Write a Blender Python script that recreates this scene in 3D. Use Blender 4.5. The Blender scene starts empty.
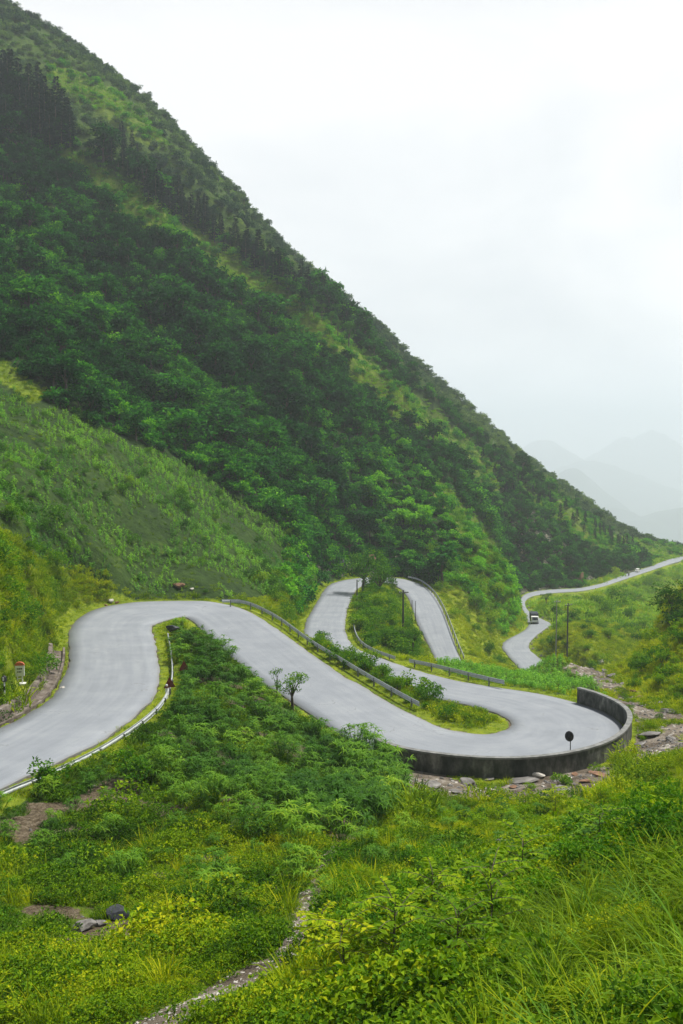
import bpy, math, random
import numpy as np
random.seed(7); rng = np.random.default_rng(11)
C = bpy.context.scene.collection
# ------------------------------------------------------------------ camera geometry
FPX = 1000.0; PITCH = math.atan(82/1000.0)
SP, CP = math.sin(PITCH), math.cos(PITCH)
def ray(u, v):
    cx = (np.asarray(u, float)-341.5)/FPX; cy = (512-np.asarray(v, float))/FPX
    dy = CP+cy*SP; dz = -SP+cy*CP
    return cx/dy, dz/dy
def P(u, v, Y):
    a, b = ray(u, v); return (float(a*Y), float(Y), float(b*Y))
def Pz(u, v, z):
    a, b = ray(u, v); Y = z/b; return (float(a*Y), float(Y), float(z))
def proj(x, y, z):
    d = y*CP-z*SP; d = np.where(d < .1, .1, d)
    return 341.5+FPX*x/d, 512-FPX*(y*SP+z*CP)/d
# ------------------------------------------------------------------ numpy noise
def _h(ix, iy, seed):
    n = (ix.astype(np.int64)*374761393+iy.astype(np.int64)*668265263+seed*1442695041) & 0xffffffff
    n = ((n ^ (n >> 13))*1274126177) & 0xffffffff
    return ((n ^ (n >> 16)) & 0xffff)/65535.0
def vnoise(x, y, seed=0):
    ix = np.floor(x); iy = np.floor(y); fx = x-ix; fy = y-iy
    fx = fx*fx*(3-2*fx); fy = fy*fy*(3-2*fy)
    a = _h(ix, iy, seed); b = _h(ix+1, iy, seed); c = _h(ix, iy+1, seed); d = _h(ix+1, iy+1, seed)
    return (a+(b-a)*fx)*(1-fy)+(c+(d-c)*fx)*fy
def fbm(x, y, oct=4, seed=0, gain=.5):
    s = 0; a = 1; t = 0
    for k in range(oct):
        s = s+a*vnoise(x*2**k+17.3*k, y*2**k-9.1*k, seed+k); t += a; a *= gain
    return s/t*2-1
# ------------------------------------------------------------------ the road: pairs of edge points
# (left u, v, right u, v, z, parapet) ; left/right as one drives away from the lower left
PAIRS = [(-260,862,-96,850,-16.2,0),(-130,795,0,789,-16.6,0),(-50,752,67,759,-16.9,0),(0,728,111,735,-17.2,0),(44,705,145,708,-17.7,0),(59,688,157,691,-18,0),
 (67,671,160,671,-18.3,0),(70,655,158,657,-18.7,0),(69,640,156,645,-19,0),(70,627,153,634,-19.3,0),(81,616,152,627,-19.5,0),
 (101,607,156,623.5,-19.6,0),(135,602,164,621,-19.8,0),(168,601,170,619.5,-20,0),(202,601,176,618,-20.2,0),(220,603,182,617,-20.4,0),
 (244,609,190,619,-20.6,0),(267,622,199,627,-20.8,0),(284,634,212,640,-21,0),(311,653,234,660,-21.2,0),(335,671,255,679,-21.5,0),
 (350,680,277,692,-21.6,0),(362,686,298,706,-21.7,0),(375,694,320,721,-21.8,0),(389,703,345,738,-22,0),(409,713,367,751,-22.1,0),
 (430,723,400,745.5,-22.2,1),(450,730,441,752,-22.3,1),(470,733.5,483,756,-22.4,1),(488,734,524,755.5,-22.4,1),(500,732,566,751,-22.5,1),
 (508,728.5,600,742,-22.6,1),(511.5,724,620,730,-22.7,1),(509,720,627,716,-22.8,1),(503,716,620,705,-22.9,1),(492,712,600,695,-23,1),
 (484,710,578,688,-23.1,1),(472,706,536,693,-23.3,0),(450,702,500,688,-23.5,0),(420,695,470,683,-23.7,0),(391,688,441,677,-24,0),
 (372,682,420,671,-24.3,0),(356,675,400,665,-24.7,0),(330,665,384,659,-25.3,0),(314,657,370,654,-25.8,0),(304,648,356,648,-26.4,0),
 (303,636,347,637,-27.3,0),(305,625,345,625,-28.3,0),(307,618,346,617,-28.8,0),(314,607,348,608,-29.5,0),(321,595,352,598,-30.3,0),
 (327,587,356,590,-30.9,0),(334,582.5,361,586.5,-31.4,0),(350,579,368,584.5,-32,0),(372,577,378,583.5,-32.5,0),(392,577.5,388,584,-33,0),
 (408,580,396,586,-33.6,0),(421,584,403,590.5,-34.3,0),(432,592,409,599,-35.2,0),(440,604,413,611,-36.2,0),(447,621,417,623,-37.3,0),
 (453,637,424,638,-38.3,0),(459,656,434,655,-39.3,0),
 ((21.5,160,-40.3),(16,158,-40.3)),((24.5,152,-41.2),(19,147,-41.2)),((29,150,-42),(27,142,-42)),((32.5,156,-43),(36,146,-43)),
 ((33.5,166,-43.8),(39.5,160,-43.8)),((33.8,180,-44.8),(40,180,-44.8)),((34.2,200,-46.2),(40.2,200,-46.2)),
 (501,646,527,647,-47,0),(508,639,535,637,-47.7,0),(520,633,545,629,-48.4,0),(527,628,552,624,-49.2,0),(528,622,543,619.5,-50,0),
 (524,612,532,614,-51,0),(521,604,525.5,607,-52.4,0),(522,596,526,600,-54,0),(535,591,536,595,-55,0),(560,589,560,592.5,-56,0),
 (580,588,582,591,-57,0),(607,582,604,586.5,-58.5,0),(623,574.5,622,580,-60,0),(650,567,655,569.5,-62,0),(666,560,669,564.5,-63.5,0),
 (690,555,690,559,-65,0),(730,552,730,555.5,-67,0),(800,550,800,553,-70,0)]
Lp, Rp = [], []
PAR = []
for q in PAIRS:
    if len(q) == 2: Lp.append(q[0]); Rp.append(q[1]); PAR.append(0)
    else:
        Lp.append(Pz(q[0], q[1], q[4]))
        if q[5]:
            p = Pz(q[2], q[3], q[4]+1.3); Rp.append((p[0], p[1], q[4]))
        else: Rp.append(Pz(q[2], q[3], q[4]))
        PAR.append(q[5])
Lp = np.array(Lp); Rp = np.array(Rp); PAR = np.array(PAR)
def catmull(A, n):
    A = np.vstack([2*A[0]-A[1], A, 2*A[-1]-A[-2]]); out = []
    for i in range(1, len(A)-2):
        p0, p1, p2, p3 = A[i-1:i+3]
        for k in range(n):
            t = k/n
            out.append(.5*((2*p1)+(-p0+p2)*t+(2*p0-5*p1+4*p2-p3)*t*t+(-p0+3*p1-3*p2+p3)*t**3))
    out.append(A[-2]); return np.array(out)
def smooth(A, it):
    A = A.copy()
    for _ in range(it): A[1:-1] = .5*A[1:-1]+.25*(A[:-2]+A[2:])
    return A
NS = 8
RL = smooth(catmull(Lp, NS), 14); RR = smooth(catmull(Rp, NS), 14)
RZ = smooth(((RL[:, 2]+RR[:, 2])/2)[:, None], 30)[:, 0]
RL[:, 2] = RZ; RR[:, 2] = RZ
RC = (RL+RR)/2; RW = np.linalg.norm(RL[:, :2]-RR[:, :2], axis=1)/2
RDIR = np.gradient(RC[:, :2], axis=0); RDIR /= np.linalg.norm(RDIR, axis=1)[:, None]+1e-9
# ------------------------------------------------------------------ terrain control points (u, v, distance)
AP = 12.0
CTRL = [
 # near slope
 (0,1024,17),(120,1024,16),(341,1024,13),(520,1024,10.5),(683,1024,8.5),(0,1150,11),(341,1150,8),(683,1150,5.5),(-150,1024,17),(850,1024,7),
 (0,940,25),(120,915,28),(230,930,24),(341,940,20),(480,920,19),(600,900,16),(683,900,13.5),(683,830,21),(850,820,18),(683,785,38),(600,815,39),(500,824,45),(400,824,43),(625,794,50),(683,760,56),
 (580,850,26),(450,860,32),(-150,900,28),
 (100,880,33),(0,850,38),(200,850,37),(300,850,35),(350,880,28),(250,800,43),(100,800,44),(0,800,44.8),(60,775,48.5),(200,760,53),
 (250,715,64),(205,665,74),(205,640,82),(300,748,59),(305,722,67),(350,775,56),(355,748,64.5),(390,795,54),(160,740,55),(185,700,64),(260,690,72),(230,665,79),
 (190,635,86),
 # stream bed beside the wall
 (430,788,58),(500,792,60.5),(560,785,61),(610,770,62.5),(640,750,66),(655,730,74),(640,712,82),(665,740,70),(700,735,74),(645,700,92),(615,690,100),(600,680,108),(585,674,116),
 (560,668,124),(620,684,112),
 # right hand bank
 (683,700,88),(683,660,100),(683,628,112),(650,668,108),(720,600,110),(760,700,80),(800,560,130),(640,682,104),
 (665,640,122),(700,590,135),
 # valley beyond
 (600,662,165),(640,655,200),(660,640,240),(620,640,215),(585,650,180),(560,655,165),(545,655,168),(560,630,200),(590,625,235),(560,610,262),(600,605,300),(640,610,300),(683,610,330),(640,590,360),(683,585,420),(720,600,400),
 (575,602,300),
 # corn terrace behind upper lane
 (470,676,100),(520,684,98),(560,690,95),(585,695,92),(540,676,108),(500,672,110),(460,668,112),(570,682,104),
 # island of lower hairpin
 (440,705,82),(400,684,84),(380,672,91),(470,714,80),(350,652,100),(330,640,108),
 # upper island
 (380,640,134),(400,640,142),(420,655,138),(375,610,160),(390,600,175),(400,620,160),(370,590,190),(385,589,200),
 # left bank
 (0,705,60),(0,640,62.5),(0,590,67),(0,545,76),(50,640,82),(50,600,82),(50,560,92),(90,592,107),(110,578,112),(-150,560,70),(-150,700,50),(-150,450,100),
 # corn field slope
 (0,380,165),(0,450,125),(0,500,98),(60,520,112),(100,420,168),(100,480,138),(100,550,118),(150,590,121),(200,500,168),(200,570,130),(210,592,121.5),(300,585,160),(300,560,180),(290,600,142),(280,612,128),
 (250,590,130),(250,550,160),(320,640,112),(305,610,150),(-150,350,165),
 # mountain, near spur
 (0,345,180),(0,250,240),(0,150,310),(0,70,365),(0,20,410),(100,385,190),(100,300,240),(100,200,300),(100,120,370),(200,465,192),(200,400,225),(200,300,285),(200,230,340),
 (300,530,198),(300,480,222),(300,400,265),(300,320,335),(320,555,212),(355,560,228),(400,565,238),(400,530,248),(400,480,268),(400,420,310),(430,485,282),(470,530,262),(505,572,248),
 (430,570,234),(470,600,222),(480,630,205),(498,610,236),(470,650,185),(-150,150,260),(-150,-100,380),(-150,300,190),
 # far face
 (470,490,350),(505,545,338),(520,580,345),(515,560,342),(545,570,362),(560,540,385),(600,560,420),(590,572,400),(500,480,400),(450,430,385),(560,500,445),(640,550,500),(430,400,400),(400,372,430),(380,350,420),
 (520,460,470),(600,520,505),
 # skyline
 (10,9,440),(60,43,445),(110,81,450),(160,118,452),(200,163,455),(250,218,458),(300,268,462),(345,305,470),(400,355,480),(450,400,492),(500,440,505),(540,468,520),(580,497,535),(620,527,550),(655,547,575),(690,555,600),(-150,-127,440),
]
WCTRL = [ # world points outside the frame and behind the crest lines
 (-200,560,120),(-130,600,60),(-30,600,-30),(50,620,-110),(120,640,-130),(190,680,-150),(0,720,-150),(-200,720,0),(200,760,-190),
 (90,60,4),(80,90,-8),(100,130,-14),(140,200,-24),(190,300,-36),(250,420,-50),(300,560,-70),(350,700,-120),(40,25,2),(60,40,3),(25,5,1),(20,-5,0.5),(-20,-5,-7),(-25,10,-9),(0,0,-1.9),(0,-8,-1),(8,3,-1.6),(-8,4,-3.2),
 (-45,30,-11),(-60,50,-4),(-90,70,10),(-120,120,40),(-160,200,90),(-220,300,150),(-300,450,230),(-330,600,150),(-60,20,-8),(60,10,6),
 (150,420,-72),(75,300,-60),(95,330,-64),(120,375,-70),(185,480,-76),(22,128,-37),(30,128,-38),(14,140,-39),(44,150,-43.5),(48,175,-45),(12,160,-38.5),(28,175,-42.5),(28,195,-43.5),(26,215,-41.5),(50,130,-40),(20,118,-30),(26,112,-29)]
pts = [P(*c) for c in CTRL]+WCTRL
for i in range(0, len(RL), 6):
    pts.append(tuple(RL[i])); pts.append(tuple(RR[i]))
pts = np.array(pts, float)
def lp(x, y):
    Y = y+AP; Y = np.maximum(Y, 3.0); return x/Y, .62*np.log(Y)
ps, pt = lp(pts[:, 0], pts[:, 1]); pe = pts[:, 2]/(pts[:, 1]+AP).clip(3)
def tps(d2): return .5*d2*np.log(d2+1e-12)
nP = len(pts)
K = tps((ps[:, None]-ps)**2+(pt[:, None]-pt)**2)+np.eye(nP)*2e-5
Q = np.column_stack([np.ones(nP), ps, pt])
M = np.block([[K, Q], [Q.T, np.zeros((3, 3))]])
W = np.linalg.solve(M, np.concatenate([pe, np.zeros(3)]))
def tz(x, y):
    s, t = lp(x, y); out = np.empty(len(x))
    for a in range(0, len(x), 20000):
        b = slice(a, a+20000)
        d = (s[b, None]-ps)**2+(t[b, None]-pt)**2
        out[b] = tps(d)@W[:nP]+W[nP]+W[nP+1]*s[b]+W[nP+2]*t[b]
    return out*np.maximum(y+AP, 3)
# ------------------------------------------------------------------ terrain grid
S0, S1, NSX = -.80, .66, 700
ts = np.exp(np.linspace(math.log(9.0), math.log(14500.0), 1075))-AP
sx = np.linspace(S0, S1, NSX)
GX = (sx[None, :]*(ts[:, None]+AP)); GY = np.repeat(ts[:, None], NSX, 1)
near = ts < 900
gx = GX[near].ravel(); gy = GY[near].ravel()
# coarse evaluation of the spline, then bilinear in (s, t): smooth enough at half resolution
z = tz(GX[near][::2, ::2].ravel(), GY[near][::2, ::2].ravel()).reshape(GX[near][::2, ::2].shape)
def up(a, n, ax):
    idx = np.arange(n)/2; i0 = np.floor(idx).astype(int).clip(0, a.shape[ax]-1); i1 = (i0+1).clip(0, a.shape[ax]-1); f = idx-i0
    A0 = np.take(a, i0, ax); A1 = np.take(a, i1, ax)
    f = f[:, None] if ax == 0 else f[None, :]
    return A0*(1-f)+A1*f
z = up(up(z, int(near.sum()), 0), NSX, 1).ravel()
# road distance: to the nearest edge line, negative on the road itself
EL = np.vstack([RL[:, :2], RR[:, :2]]); OUT = np.vstack([RL[:, :2], RR[::-1, :2]])
def inpoly(u, v, poly):
    ins = np.zeros(u.shape, bool); n = len(poly); j = n-1
    for i in range(n):
        (x1, y1), (x2, y2) = poly[i], poly[j]
        if y1 != y2: ins ^= ((y1 > v) != (y2 > v)) & (u < (x2-x1)*(v-y1)/(y2-y1)+x1)
        j = i
    return ins
RDG=None
def road_dist(x, y):
    n = len(x); dmin = np.full(n, 1e9); idx = np.zeros(n, int)
    E = EL.astype(np.float32)
    for a in range(0, n, 30000):
        b = slice(a, a+30000)
        d = (x[b, None].astype(np.float32)-E[:, 0])**2+(y[b, None].astype(np.float32)-E[:, 1])**2
        k = d.argmin(1); idx[b] = k; dmin[b] = np.sqrt(d[np.arange(len(k)), k])
    c = np.where(dmin < 9)[0]; ins = inpoly(x[c], y[c], OUT); dmin[c[ins]] *= -1
    return dmin, idx
rd = np.full(len(gx), 99.0); ri = np.zeros(len(gx), int)
m = (gy > 30) & (gy < 640) & (gx > -40) & (gx < 330)
rd[m], ri[m] = road_dist(gx[m], gy[m])
leftside = ri < len(RL); ri = ri % len(RL)
DR = leftside & (ri >= 2*NS+2) & (ri <= 7*NS+5) & (rd > 0)
# relief
away = np.clip((rd-1.0)/12, 0, 1)
mt = np.clip((gy-150)/170, 0, 1)*np.clip((gx+.55*0-0)*-1/200+1.2, .2, 1)
mt = mt*np.clip((-(gx+5)*.83+(gy-230)*.55)/25+.3, .08, 1)
q1 = gx*.55+gy*.83; q2 = -gx*.83+gy*.55     # along the foot of the mountain, up its face
gul = 1-np.abs(fbm(q1/52+.54*fbm(gx/40, gy/40, 3, 5), q2/190, 4, 21))*2.2
crd = np.clip((455-gy+gx*.35)/90, .3, 1)
z = z+away*mt*crd*(gul*12.0+fbm(gx/22, gy/22, 5, 31)*8-4.5)
z = z+np.clip(rd/4, 0, 1)*(fbm(gx/5, gy/5, 4, 41)*.62*np.clip(gy/40, .30, 1.3)+fbm(gx/1.2, gy/1.2, 2, 43)*.07)
# road bench
zr = RZ[ri]
bl = np.clip((rd-np.where(DR, 1.7, .5))/(2.2+gy*.012), 0, 1); bl = bl*bl*(3-2*bl)
z = np.where(rd < 60, zr-.05+(z-zr+.05)*bl, z)
z = np.where(rd < .4, zr-.05-np.clip(-rd*.3, 0, .9), z)
z = np.where(DR & (rd > .4) & (rd < 1.65), zr-.55, z)
GZ = np.zeros_like(GX); GZ[near] = z.reshape(GX[near].shape)
# far country
X, Y = GX, GY
hills = -800+fbm(X/900, Y/900, 5, 51)*150+np.maximum(0, 1-np.abs(fbm(X/420+3, Y/420, 4, 57))*2.4)*75
def peak(u, v, Yc, wx, wy, p=1.5):
    x0, y0, z0 = P(u, v, Yc)
    r = np.sqrt(((X-x0)/wx)**2+((Y-y0)/wy)**2)
    return (z0+800)*np.exp(-r**p)
for a in [(545, 440, 10672, 696.0, 1160.0), (625, 441, 12064, 765.6, 1392.0), (655, 434, 12064, 765.6, 1392.0), (700, 452, 11832, 1160.0, 1392.0), (590, 462, 9048, 974.4, 1160.0), (612, 506, 6000, 480, 800), (645, 518, 5600, 560, 700), (575, 470, 6728, 464.0, 696.0), (683, 505, 5800, 603.1999999999999, 928.0), (480, 445, 12064, 1392.0, 1392.0), (760, 440, 11600, 1160.0, 1624.0)]:
    hills = np.maximum(hills, -800+peak(*a)*(1+.20*fbm(X/600, Y/600, 6, 61, .6)))
w = np.clip((GY-640)/620, 0, 1); w = w*w*(3-2*w)
GZ = np.where(GY > 640, GZ*(1-w)*near[:, None]+hills*w, GZ)
GZ = np.where(~near[:, None], hills, GZ)
NR = len(ts)
def ground(x, y):
    """height of the ground sheet under world points (bilinear)"""
    x = np.asarray(x, float); y = np.asarray(y, float)
    fs = (x/(y+AP)-S0)/(S1-S0)*(NSX-1); fr = (np.log(y+AP)-math.log(9.0))/(math.log(14500.0)-math.log(9.0))*(NR-1)
    i = np.floor(fs).astype(int).clip(0, NSX-2); j = np.floor(fr).astype(int).clip(0, NR-2)
    a = (fs-i).clip(0, 1); b = (fr-j).clip(0, 1)
    return (GZ[j, i]*(1-a)+GZ[j, i+1]*a)*(1-b)+(GZ[j+1, i]*(1-a)+GZ[j+1, i+1]*a)*b
RDGRID = np.full(GX.shape, 99.0); RDGRID[near] = rd.reshape(-1, NSX)
def rdat(x, y):
    fs = (x/(y+AP)-S0)/(S1-S0)*(NSX-1); fr = (np.log(y+AP)-math.log(9.0))/(math.log(14500.0)-math.log(9.0))*(NR-1)
    i = np.floor(fs).astype(int).clip(0, NSX-2); j = np.floor(fr).astype(int).clip(0, NR-2); a = (fs-i).clip(0, 1); b = (fr-j).clip(0, 1)
    return (RDGRID[j, i]*(1-a)+RDGRID[j, i+1]*a)*(1-b)+(RDGRID[j+1, i]*(1-a)+RDGRID[j+1, i+1]*a)*b
# ================================================================== materials
def N(nt, t, loc=None, **kw):
    n = nt.nodes.new(t)
    for k, v in kw.items(): setattr(n, k, v)
    return n
def newmat(name):
    m = bpy.data.materials.new(name); m.use_nodes = True; nt = m.node_tree; nt.nodes.clear()
    o = N(nt, 'ShaderNodeOutputMaterial'); return m, nt, o
def ramp(nt, cols):
    r = N(nt, 'ShaderNodeValToRGB'); e = r.color_ramp.elements
    while len(e) < len(cols): e.new(.5)
    for k, (p, c) in enumerate(cols): e[k].position = p; e[k].color = (*c, 1)
    return r
def math_(nt, op, a, b=None, c=None):
    n = N(nt, 'ShaderNodeMath', operation=op)
    for k, x in enumerate((a, b, c)):
        if x is None: continue
        if isinstance(x, (int, float)): n.inputs[k].default_value = x
        else: nt.links.new(x, n.inputs[k])
    return n.outputs[0]
GAINS = {'spur_grass': (1.45, 1.5, .9), 'scrub_leaf': (1.15, 1.25, 1.1), 'conifer_needle': (1, 1.1, 1.1), 'forest_leaf': (1.12, 1.6, .98), 'corn_leaf': (1.5, 1.75, .85), 'broad_blade': (1.3, 1.28, .85)}
def leaf_mat(name, cols, rough=.75, trans=.35, spec=.08, jit=.6, transcol=(1.0,1.15,.45)):
    m, nt, o = newmat(name); L = nt.links.new
    cols = [(p_, tuple(min(.6, a*b) for a, b in zip(c_, GAINS.get(name, (1.62, 1.42, .58))))) for p_, c_ in cols]
    at = N(nt, 'ShaderNodeAttribute', attribute_name='tint', attribute_type='INSTANCER')
    lv = N(nt, 'ShaderNodeAttribute', attribute_name='lv', attribute_type='GEOMETRY')
    oi = N(nt, 'ShaderNodeObjectInfo')
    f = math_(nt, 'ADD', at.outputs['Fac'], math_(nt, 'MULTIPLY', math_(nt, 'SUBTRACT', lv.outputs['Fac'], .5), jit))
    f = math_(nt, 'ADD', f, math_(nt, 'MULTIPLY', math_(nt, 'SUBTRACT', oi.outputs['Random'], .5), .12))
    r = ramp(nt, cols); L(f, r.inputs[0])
    p = N(nt, 'ShaderNodeBsdfPrincipled'); L(r.outputs[0], p.inputs['Base Color'])
    p.inputs['Roughness'].default_value = rough; p.inputs['Specular IOR Level'].default_value = spec
    tr = N(nt, 'ShaderNodeBsdfTranslucent')
    mx = N(nt, 'ShaderNodeMix', data_type='RGBA', blend_type='MULTIPLY'); mx.inputs[0].default_value = 1
    L(r.outputs[0], mx.inputs[6]); mx.inputs[7].default_value = (*transcol, 1); L(mx.outputs[2], tr.inputs[0])
    ms = N(nt, 'ShaderNodeMixShader'); ms.inputs[0].default_value = trans
    L(p.outputs[0], ms.inputs[1]); L(tr.outputs[0], ms.inputs[2]); L(ms.outputs[0], o.inputs[0]); return m
def noise_mat(name, cols, scale=3, rough=.85, bump=.3, detail=8, spec=.3, metal=0, stretch=None, coord='Object', bdist=.05):
    m, nt, o = newmat(name); L = nt.links.new
    tc = N(nt, 'ShaderNodeTexCoord'); mp = N(nt, 'ShaderNodeMapping')
    L(tc.outputs[coord], mp.inputs[0])
    if stretch: mp.inputs['Scale'].default_value = stretch
    n = N(nt, 'ShaderNodeTexNoise'); n.inputs['Scale'].default_value = scale; n.inputs['Detail'].default_value = detail; n.inputs['Roughness'].default_value = .62
    L(mp.outputs[0], n.inputs['Vector'])
    r = ramp(nt, cols); L(n.outputs[0], r.inputs[0])
    p = N(nt, 'ShaderNodeBsdfPrincipled'); L(r.outputs[0], p.inputs['Base Color'])
    p.inputs['Roughness'].default_value = rough; p.inputs['Specular IOR Level'].default_value = spec; p.inputs['Metallic'].default_value = metal
    b = N(nt, 'ShaderNodeBump'); b.inputs['Strength'].default_value = bump; b.inputs['Distance'].default_value = bdist
    L(n.outputs[0], b.inputs['Height']); L(b.outputs[0], p.inputs['Normal']); L(p.outputs[0], o.inputs[0]); return m
M = {}
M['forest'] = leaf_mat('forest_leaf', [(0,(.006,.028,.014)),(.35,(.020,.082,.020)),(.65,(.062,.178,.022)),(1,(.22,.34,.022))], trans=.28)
M['scrub'] = leaf_mat('scrub_leaf', [(0,(.018,.048,.042)),(.35,(.050,.098,.062)),(.65,(.110,.170,.085)),(1,(.20,.26,.080))], trans=.2, jit=.65)
M['blade'] = leaf_mat('broad_blade', [(0,(.022,.080,.010)),(.35,(.055,.150,.016)),(.7,(.130,.260,.022)),(1,(.25,.36,.028))], trans=.38, spec=.12, rough=.6)
M['grass'] = leaf_mat('grass_blade', [(0,(.030,.075,.008)),(.35,(.085,.165,.010)),(.7,(.185,.270,.013)),(1,(.33,.37,.022))], trans=.4)
M['spur_grass'] = leaf_mat('spur_grass', [(0,(.030,.085,.018)),(.35,(.070,.165,.024)),(.7,(.135,.25,.026)),(1,(.25,.34,.03))], trans=.35)
M['herb'] = leaf_mat('herb_leaf', [(0,(.018,.060,.010)),(.35,(.052,.135,.012)),(.7,(.140,.240,.011)),(1,(.29,.34,.018))], trans=.28)
M['shrub'] = leaf_mat('shrub_leaf', [(0,(.012,.050,.014)),(.4,(.036,.125,.018)),(.7,(.090,.215,.018)),(1,(.21,.31,.020))], trans=.32)
M['corn'] = leaf_mat('corn_leaf', [(0,(.034,.095,.030)),(.5,(.085,.19,.048)),(1,(.19,.31,.055))], trans=.35, spec=.06)
M['conifer'] = leaf_mat('conifer_needle', [(0,(.005,.018,.016)),(.5,(.012,.038,.026)),(1,(.032,.075,.032))], trans=.1)
M['bark'] = noise_mat('bark', [(.3,(.05,.04,.03)),(.7,(.16,.13,.10))], 6, stretch=(1,1,.2))
M['rock'] = noise_mat('rock', [(.25,(.05,.048,.045)),(.5,(.17,.16,.15)),(.75,(.36,.34,.32))], 1.6, bump=.8, bdist=.15)
M['dark_rock'] = noise_mat('dark_rock', [(.3,(.012,.014,.018)),(.7,(.06,.065,.075))], 2.5, bump=.8, rough=.5)
M['pale_rock'] = noise_mat('pale_rock', [(.3,(.32,.30,.27)),(.7,(.62,.58,.52))], 3, bump=.5)
M['brown_rock'] = noise_mat('brown_rock', [(.3,(.10,.05,.03)),(.7,(.30,.17,.10))], 3, bump=.5)
M['steel'] = noise_mat('galvanised_steel', [(.3,(.36,.39,.41)),(.7,(.56,.59,.60))], 2, rough=.5, bump=.03, metal=.1, coord='Generated', stretch=(30,30,3))
M['post_steel'] = noise_mat('post_steel', [(.3,(.10,.11,.11)),(.7,(.26,.27,.27))], 6, rough=.6, bump=.1)
M['concrete'] = noise_mat('drain_concrete', [(.3,(.045,.036,.028)),(.48,(.13,.105,.085)),(.6,(.21,.18,.155)),(.75,(.34,.31,.28))], .9, bump=.9, detail=12, bdist=.12)
M['white'] = noise_mat('white_paint', [(.3,(.60,.60,.58)),(.7,(.80,.80,.78))], 8, rough=.5, bump=.05)
M['black'] = noise_mat('black_paint', [(.3,(.012,.012,.014)),(.7,(.03,.03,.034))], 8, rough=.5, bump=.05)
M['red'] = noise_mat('red_paint', [(.3,(.42,.09,.04)),(.7,(.60,.17,.08))], 12, rough=.5, bump=.05)
M['rust'] = noise_mat('rusty_red', [(.3,(.09,.022,.015)),(.7,(.22,.055,.03))], 14, rough=.8, bump=.1)
M['pole'] = noise_mat('weathered_pole', [(.3,(.05,.05,.05)),(.7,(.12,.12,.115))], 4, bump=.1, stretch=(1,1,.1))
M['pale_pole'] = noise_mat('pale_pole', [(.3,(.2,.2,.19)),(.7,(.36,.35,.33))], 4, bump=.1, stretch=(1,1,.1))
M['cloth'] = noise_mat('dark_canvas', [(.3,(.015,.02,.03)),(.7,(.05,.06,.08))], 5, bump=.2)
M['glass'] = noise_mat('dark_glass', [(.3,(.01,.012,.015)),(.7,(.03,.035,.04))], 2, rough=.12, bump=0, spec=.6)
M['skin'] = noise_mat('skin', [(.3,(.32,.18,.11)),(.7,(.40,.24,.15))], 4, bump=0)
M['mirror'] = noise_mat('mirror_face', [(.3,(.55,.57,.6)),(.7,(.62,.64,.66))], 2, rough=.05, bump=0, metal=1)
# ---- the ground sheet
def ground_mat():
    m, nt, o = newmat('ground_cover'); L = nt.links.new
    g = N(nt, 'ShaderNodeNewGeometry'); a = N(nt, 'ShaderNodeAttribute', attribute_name='cover', attribute_type='GEOMETRY')
    sep = N(nt, 'ShaderNodeSeparateColor'); L(a.outputs['Color'], sep.inputs[0])
    def nz(s, d=6, r=.6, vec=None):
        n = N(nt, 'ShaderNodeTexNoise'); n.inputs['Scale'].default_value = s; n.inputs['Detail'].default_value = d; n.inputs['Roughness'].default_value = r
        L(vec or g.outputs['Position'], n.inputs['Vector']); return n.outputs[0]
    n1 = nz(.9, 8, .7); n2 = nz(.12, 5); n3 = nz(6, 5, .7)
    f = math_(nt, 'ADD', sep.outputs[2], math_(nt, 'MULTIPLY', math_(nt, 'SUBTRACT', n1, .5), 1.0))
    f = math_(nt, 'ADD', f, math_(nt, 'MULTIPLY', math_(nt, 'SUBTRACT', n2, .5), .5))
    gr = ramp(nt, [(0,(.012,.028,.008)),(.3,(.036,.072,.011)),(.6,(.11,.17,.013)),(.9,(.26,.31,.018))]); L(f, gr.inputs[0])
    n4 = nz(.45, 9, .72)
    rk = ramp(nt, [(.30,(.035,.028,.020)),(.44,(.12,.095,.070)),(.56,(.23,.195,.155)),(.70,(.46,.42,.38))]); L(n4, rk.inputs[0])
    dr = ramp(nt, [(.3,(.035,.026,.016)),(.5,(.115,.088,.055)),(.7,(.26,.215,.155))]); L(n3, dr.inputs[0])
    def mix(fac, c1, c2):
        x = N(nt, 'ShaderNodeMix', data_type='RGBA'); L(fac, x.inputs[0]); L(c1, x.inputs[6]); L(c2, x.inputs[7]); return x.outputs[2]
    def edge(w, n, k=5):
        q = math_(nt, 'ADD', w, math_(nt, 'MULTIPLY', math_(nt, 'SUBTRACT', n, .5), 1.2))
        q = math_(nt, 'MULTIPLY', math_(nt, 'SUBTRACT', q, .5), k); q = math_(nt, 'ADD', q, .5)
        c = N(nt, 'ShaderNodeClamp'); L(q, c.inputs[0]); return c.outputs[0]
    c = mix(edge(sep.outputs[0], n1), gr.outputs[0], rk.outputs[0])
    c = mix(edge(sep.outputs[1], n3), c, dr.outputs[0])
    p = N(nt, 'ShaderNodeBsdfPrincipled'); L(c, p.inputs['Base Color']); p.inputs['Roughness'].default_value = .95; p.inputs['Specular IOR Level'].default_value = .15
    b = N(nt, 'ShaderNodeBump'); b.inputs['Strength'].default_value = .7; b.inputs['Distance'].default_value = .5
    L(math_(nt, 'ADD', n1, math_(nt, 'MULTIPLY', n4, 1.0)), b.inputs['Height']); L(b.outputs[0], p.inputs['Normal'])
    L(p.outputs[0], o.inputs[0]); return m
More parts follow.
